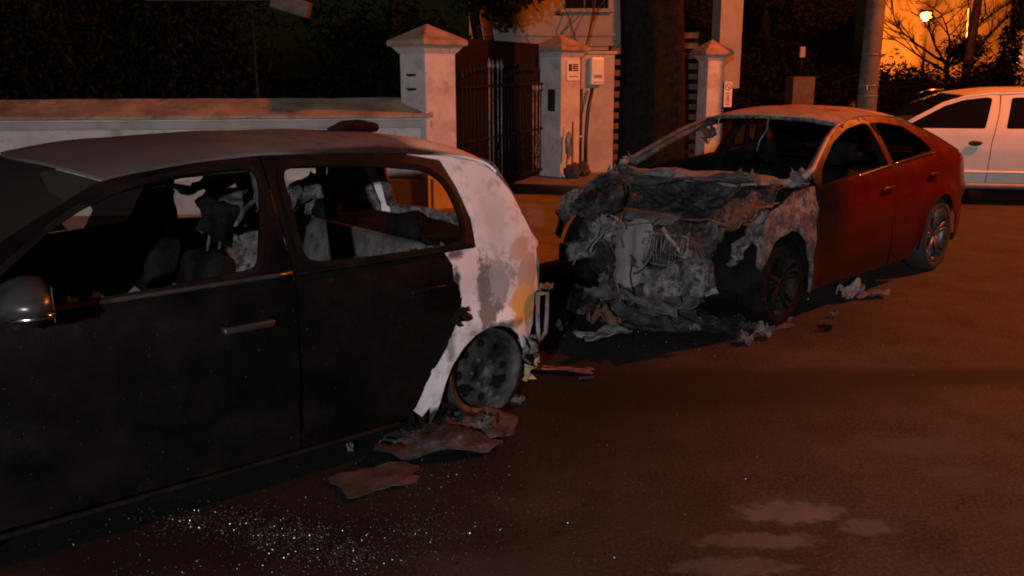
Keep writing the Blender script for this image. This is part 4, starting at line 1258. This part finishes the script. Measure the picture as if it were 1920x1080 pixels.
for i in range(12):
    c0 = (rr.uniform(.5, .68), rr.uniform(-.38, .72), rr.uniform(.25, .62))
    s = rr.uniform(.06, .15)
    scrap('burnt_fragment', c0, (s, s * rr.uniform(.5, 1), s * .5), M[rr.choice(('ash', 'ash_dark', 'ash_dark', 'char', 'ash_light'))], C,
          (rr.uniform(-1.3, 1.3), rr.uniform(-1.3, 1.3), rr.uniform(0, 6)), .4, 10, 100 + i, .35, .005, 2.2)
# loose copper-coloured wire tuft
for i in range(12):
    a = rr.uniform(0, 2 * PI)
    p = Vector((.60, .48, .58))
    pts = [p + Vector((0, math.cos(a) * .02 * k + rr.uniform(-.01, .01), .05 - .004 * k * k + math.sin(a) * .02 * k)) for k in range(6)]
    tube('wire', pts, .004, M['rust'], C, 4)
# remains of the wings and bumper
scrap('wing_top', (.22, .72, .82), (.50, .20, .08), M['rust'], C, (.5, .12, .1), .4, 12, 61, .3, .008, 3)
scrap('wing_remnant', (.42, .74, .62), (.34, .26, .1), M['ash'], C, (1.2, .2, .1), .35, 12, 62, .35, .008, 3)
scrap('wing_remnant', (.50, .55, .68), (.3, .34, .12), M['ash_dark'], C, (.7, .6, 0), .4, 12, 63, .4, .008, 3)
scrap('wing_remnant', (.10, -.74, .70), (.7, .26, .10), M['ash_dark'], C, (-.8, .3, 0), .4, 12, 64, .4, .008, 3)
scrap('wing_remnant', (-.1, -.74, .92), (.35, .2, .12), M['ash'], C, (-.3, .1, 0), .6, 12, 65, .5, .008, 4)
scrap('hinge_remnant', (-.16, -.70, 1.02), (.2, .14, .12), M['ash'], C, (.3, .4, 0), .4, 8, 66, .3, .006, 4)
scrap('hinge_remnant', (-.28, .72, 1.0), (.2, .14, .12), M['ash'], C, (.3, .4, 0), .4, 8, 67, .3, .006, 4)
scrap('undertray', (.55, .05, .20), (.45, 1.0, .10), M['ash_dark'], C, (0, .15, 0), .5, 16, 68, .4, .008, 4)

# ---------------------------------------------------------------- white saloon
W = empty('saloon_car', (5.21, 13.24, 0), R(168), label='clean white car parked side-on behind the red coupe at the right edge', cat='car')
WR = [(.35, .86), (.02, .965), (-.3, 1.15), (-.6, 1.31), (-.85, 1.395), (-1.2, 1.435), (-1.7, 1.45), (-2.2, 1.42), (-2.6, 1.3), (-2.95, 1.08), (-3.1, 1.0)]
def wz(x): return interp(WR, x)
def WY(X, Z, belt=.95):
    p = 1 - .03 * max(0, (-X - 2.4)) ** 2 - .08 * max(0, X) ** 2
    if Z < belt:
        w = .86 - .05 * max(0, (.5 - Z) / .5) ** 1.5 - .03 * max(0, (Z - .72) / .22)
    else:
        w = .825 - .34 * (Z - belt) - .2 * (Z - belt) ** 2
    return w * p
wt = lambda xs: [(x, wz(x)) for x in xs]
W1 = roundpoly([(-.10, .985), (-.36, 1.13), (-.62, 1.27), (-.85, 1.345), (-1.12, 1.38), (-1.20, 1.37), (-1.11, .985)], .03)
W2 = roundpoly([(-1.36, .985), (-1.43, 1.375), (-1.8, 1.39), (-2.2, 1.36), (-2.5, 1.2), (-2.6, .99)], .035)
WF = [(-.22, .24), (-1.16, .24), (-1.19, .8), (-1.275, 1.2)] + wt([-1.30, -1.2, -.85, -.6, -.3, 0]) + [(-.03, .6)]
WF = WF[:4] + [(-1.29, 1.40)] + [(x, z - .03) for x, z in wt([-1.2, -1.0, -.85, -.6, -.3, -.02])] + [(-.04, .6)]
WB = [(-1.17, .24), (-2.2, .24), (-2.3, .5), (-2.5, .8), (-2.75, 1.02)] + [(x, z - .03) for x, z in wt([-2.6, -2.2, -1.7])] + [(-1.305, 1.40), (-1.285, 1.2), (-1.2, .8)]
WQ = [(-2.21, .24), (-2.31, .5), (-2.51, .8), (-2.76, 1.02), (-2.61, 1.265)] + wt([-2.95, -3.1]) + [(-3.5, .95), (-3.6, .6), (-3.5, .24), (-2.95, .24), (-2.9, .45), (-2.75, .6), (-2.6, .64), (-2.45, .6), (-2.32, .45), (-2.28, .24)]
WE = [(-.05, .93), (-.05, .6), (-.23, .24), (-.30, .24), (-.3, .45), (-.17, .6), (0, .64), (.17, .6), (.3, .45), (.33, .24), (.78, .24), (.8, .55), (.7, .72), (.35, .85)]
for sd in (1, -1):
    d = panel('front_door', WF, WY, M['white_paint'], W, sd, [W1], .06)
    panel('window_glass', W1, WY, M['car_glass'], d, sd, (), .09, .004, inset=.02)
    rd = panel('rear_door', WB, WY, M['white_paint'], W, sd, [W2], .06)
    panel('window_glass', W2, WY, M['car_glass'], rd, sd, (), .09, .004, inset=.02)
    for dd_, hx in ((d, -1.0), (rd, -2.15)):
        bm = bmesh.new()
        bmesh.ops.create_uvsphere(bm, u_segments=16, v_segments=10, radius=1)
        for v in bm.verts: v.co = Vector((hx + v.co.x * .085, sd * (WY(hx, .8) + v.co.y * .012), .80 + v.co.z * .036))
        bmobj('handle_recess', bm, M['plastic_black'], dd_, True)
        bm = bmesh.new(); add_box(bm, (hx, sd * (WY(hx, .8) + .025), .812), (.16, .02, .026), .009); bmobj('handle', bm, M['plastic_black'], dd_, True)
    tube('rub_strip', [(x, sd * (WY(x, .43) + .006), .43) for x in (-.2, -.6, -1.0, -1.4, -1.8, -2.2)], .018, M['white_paint'], W, 8)
    tube('sill_trim', [(x, sd * (WY(x, .27) + .0), .255) for x in (-.3, -1.0, -1.6, -2.2)], .035, M['plastic_grey'], W, 8)
    panel('rear_wing', WQ, WY, M['white_paint'], W, sd, (), .09)
    panel('front_wing', WE, WY, M['white_paint'], W, sd, (), .09)
    tube('door_frame_top', [(x, sd * (WY(x, wz(x)) - .006), wz(x) - .018) for x in (-.02, -.3, -.6, -.85, -1.2, -1.7, -2.2, -2.6)], .022, M['white_paint'], W, 8)
    wheel(W, 0, sd * .74, .31, .31, .2, .19, sd, 'alloy', 'alloy')
    wheel(W, -2.6, sd * .74, .31, .31, .2, .19, sd, 'alloy', 'alloy')
    m_ = box('door_mirror', (-.12, sd * .93, 1.0), (.10, .17, .12), M['plastic_black'], W, .03)
we = lambda xc, zc, xe: (xc, zc, xe, wz(xe), WY(xe, wz(xe)))
skin('roof', [we(-.7, 1.41, -.85), we(-1.2, 1.475, -1.2), we(-1.7, 1.49, -1.7), we(-2.2, 1.46, -2.2), we(-2.45, 1.40, -2.4)], M['white_paint'], W, 16, 3, .012)
skin('windscreen', [we(.14, .98, .02), we(-.3, 1.24, -.4), we(-.68, 1.4, -.84)], M['car_glass'], W, 16, 3, .008)
skin('bonnet', [(.82, .72, .7, .7, .66), (.6, .86, .5, .8, .74), (.15, .97, .05, .93, .79)], M['white_paint'], W, 16, 3, .01)
skin('front_bumper', [(.82, .72, .7, .7, .68), (.9, .5, .76, .5, .74), (.86, .25, .74, .25, .74)], M['white_paint'], W, 16, 3, .02)
skin('rear_window', [we(-2.46, 1.395, -2.41), we(-2.8, 1.2, -2.8), we(-3.05, 1.04, -3.05)], M['car_glass'], W, 12, 3, .01)
skin('boot_lid', [we(-3.06, 1.03, -3.06), (-3.5, .98, -3.45, .94, .75), (-3.66, .9, -3.58, .85, .74), (-3.7, .5, -3.6, .5, .74), (-3.6, .24, -3.5, .24, .72)], M['white_paint'], W, 16, 3, .012)
box('floor', (-1.4, 0, .22), (4.2, 1.5, .05), M['plastic_black'], W)
tube('roof_bar', [(-.50, -.45, 1.40), (-.62, -.5, 1.44), (-.85, -.5, 1.465)], .014, M['chrome'], W, 6)

# ---------------------------------------------------------------- debris on the road
def debris(name, x, y, s, m, label, rz=0, seed=0, amp=.35, n=12, ragged=.35, z=.03, tilt=(0, 0), freq=2.5):
    o = scrap(name, (0, 0, 0), s, M[m], None, (tilt[0], tilt[1], rz), amp, n, seed, ragged, .006, freq)
    o.location = (x, y, z)
    zs = [v.co.z for v in o.data.vertices]
    o.location.z = .008 - min(zs)
    return tag(o, label, 'debris')
debris('burnt_sheet', -.38, 4.12, (.62, .28, .13), 'wreck', 'crumpled grey sheet lying beside the hatchback rear wheel', R(15), 201, .3, 14, .3)
debris('flat_panel', -.60, 3.78, (.46, .30, .03), 'dull_panel', 'flat dull grey brown panel on the road below the crumpled sheet', R(30), 202, .25, 18, .4)
debris('bumper_piece', .83, 6.82, (.55, .22, .14), 'ash_light', 'long pale grey bumper piece on the road before the coupe front', R(-32), 203, .25, 12, .25)
debris('melted_lump', .64, 6.32, (.24, .24, .10), 'rust', 'reddish melted lump between the two burnt cars', R(20), 204, .5, 12, .3)
debris('torn_cover', .60, 6.03, (.42, .22, .07), 'ash_light', 'pale torn cover with a pointed end in front of the reddish lump', R(35), 205, .35, 12, .3)
debris('red_strip', .30, 5.28, (.40, .08, .04), 'wood_red', 'thin reddish strip lying right of the hatchback rear wheel', R(-12), 206, .3, 10, .2)
o = box('metal_clip', (.43, 5.13, .015), (.09, .025, .012), M['chrome'], None, .003, .2)
tag(o, 'small shiny metal clip beside the reddish strip', 'debris')
debris('bent_trim', 2.62, 7.03, (.30, .10, .12), 'ash_light', 'pale bent trim piece under the coupe door', R(35), 207, .5, 8, .2)
debris('dark_trim', 2.80, 7.10, (.32, .12, .06), 'ash_dark', 'dark flat trim piece right of the pale bent one', R(15), 208, .4, 8, .2)
def heap(name, x, y, rz, sx, sy, h, seed, m, label):
    vs, fs = [], []
    n = 70
    for i in range(n + 1):
        for j in range(n + 1):
            a, b = i / n * 2 - 1, j / n * 2 - 1
            e = max(0, 1 - math.hypot(a, b) * (1 + .35 * noise.noise(Vector((math.atan2(b, a) * 1.3, seed, 2)))))
            q = Vector((a * sx * 6 + seed, b * sy * 6, seed))
            z = h * min(1, e * 2.2) * (.35 + .9 * abs(noise.noise(q)) + .5 * noise.noise(q * 2.3) + .35 * abs(noise.noise(q * 5)) + .15 * noise.noise(q * 11))
            vs.append((a * sx, b * sy, z - .004 if e > 0 else -.01))
    for i in range(n):
        for j in range(n):
            k = i * (n + 1) + j
            fs.append((k, k + n + 1, k + n + 2, k + 1))
    o = mesh(name, vs, fs, m)
    o.location = (x, y, 0)
    o.rotation_euler = (0, 0, rz)
    return tag(o, label, 'debris')
heap('ash_heap', .90, 6.72, R(-45), .75, .42, .14, 3, M['wreck'], 'low heap of charred melted remains under the burnt nose of the coupe')
heap('ash_heap', 1.62, 6.28, R(20), .35, .22, .07, 8, M['wreck'], 'small dark ash heap beside the front wheel of the red coupe')
heap('ash_heap', -.28, 4.38, R(30), .36, .22, .08, 5, M['wreck'], 'dark heap of melted tyre remains under the hatchback rear wheel')
rr = random.Random(11)
frags = [(.25, 6.7), (.45, 6.6), (1.0, 6.3), (1.25, 6.1), (1.6, 5.95), (.95, 6.75), (1.1, 6.55), (1.35, 6.4), (.2, 5.9), (1.75, 6.0), (2.1, 6.2), (1.55, 6.25),
         (.7, 7.0), (.35, 6.2), (1.45, 5.85), (.1, 6.3), (1.9, 6.4), (2.3, 6.6), (.5, 7.3), (.15, 7.0), (-.5, 4.45), (-.7, 4.1), (-.15, 4.35), (.0, 4.7)]
where = ['near the coupe nose', 'near the hatchback tail']
for i, (x, y) in enumerate(frags):
    s = rr.uniform(.05, .14)
    o = debris('charred_fragment', x + rr.uniform(-.08, .08), y + rr.uniform(-.08, .08), (s, s * rr.uniform(.4, 1), s * .5), rr.choice(('ash_dark', 'ash_dark', 'char', 'ash', 'ash_dark')),
               'small charred fragment among the burnt litter on the road around the two burnt cars', rr.uniform(0, 6), 300 + i, .5, 6, .3)
    o['group'] = 'charred fragments on the road'
# glass crumbs and grit: nobody could count them
def crumbs(name, spots, m, label, seed, smin, smax):
    r = random.Random(seed)
    V, F = [], []
    for (x, y, sx, sy, n) in spots:
        for _ in range(n):
            px, py = r.gauss(x, sx), r.gauss(y, sy)
            s = r.uniform(smin, smax)
            a = r.uniform(0, 6)
            n0 = len(V)
            tl = Vector((r.uniform(-.5, .5), r.uniform(-.5, .5), 1)).normalized()
            u = Vector((math.cos(a), math.sin(a), 0)); u = (u - tl * u.dot(tl)).normalized(); v = tl.cross(u)
            c = Vector((px, py, s * .6))
            for h in (-.35, .35):
                for q, w_ in ((-1, -1), (1, -1), (1, 1), (-1, 1)):
                    V.append(c + u * q * s * .5 + v * w_ * s * .5 + tl * h * s)
            for f in ((3, 2, 1, 0), (4, 5, 6, 7), (0, 1, 5, 4), (1, 2, 6, 5), (2, 3, 7, 6), (3, 0, 4, 7)):
                F.append(tuple(n0 + i for i in f))
    o = mesh(name, V, F, m, None, False)
    return tag(o, label, 'glass', kind='stuff')
crumbs('glass_crumbs', [(-1.15, 3.42, .18, .07, 420), (-.85, 3.30, .12, .06, 420), (-.62, 3.14, .16, .07, 520), (-.35, 3.35, .12, .08, 240), (-.9, 3.2, .4, .2, 400), (-.1, 3.5, .5, .4, 260), (-.35, 3.8, .2, .12, 160), (.8, 4.3, .8, .8, 60), (1.0, 6.2, .5, .35, 350), (2.0, 5.5, 1, 1, 40)], M['shard'],
       'crumbs of broken window glass scattered on the dark road', 5, .0012, .004)
crumbs('grit', [(-.9, 3.4, .5, .2, 500), (1.0, 6.7, .7, .35, 1500), (-.3, 4.3, .3, .3, 300)], M['char'],
       'burnt grit and ash flakes spread over the road', 6, .0015, .006)
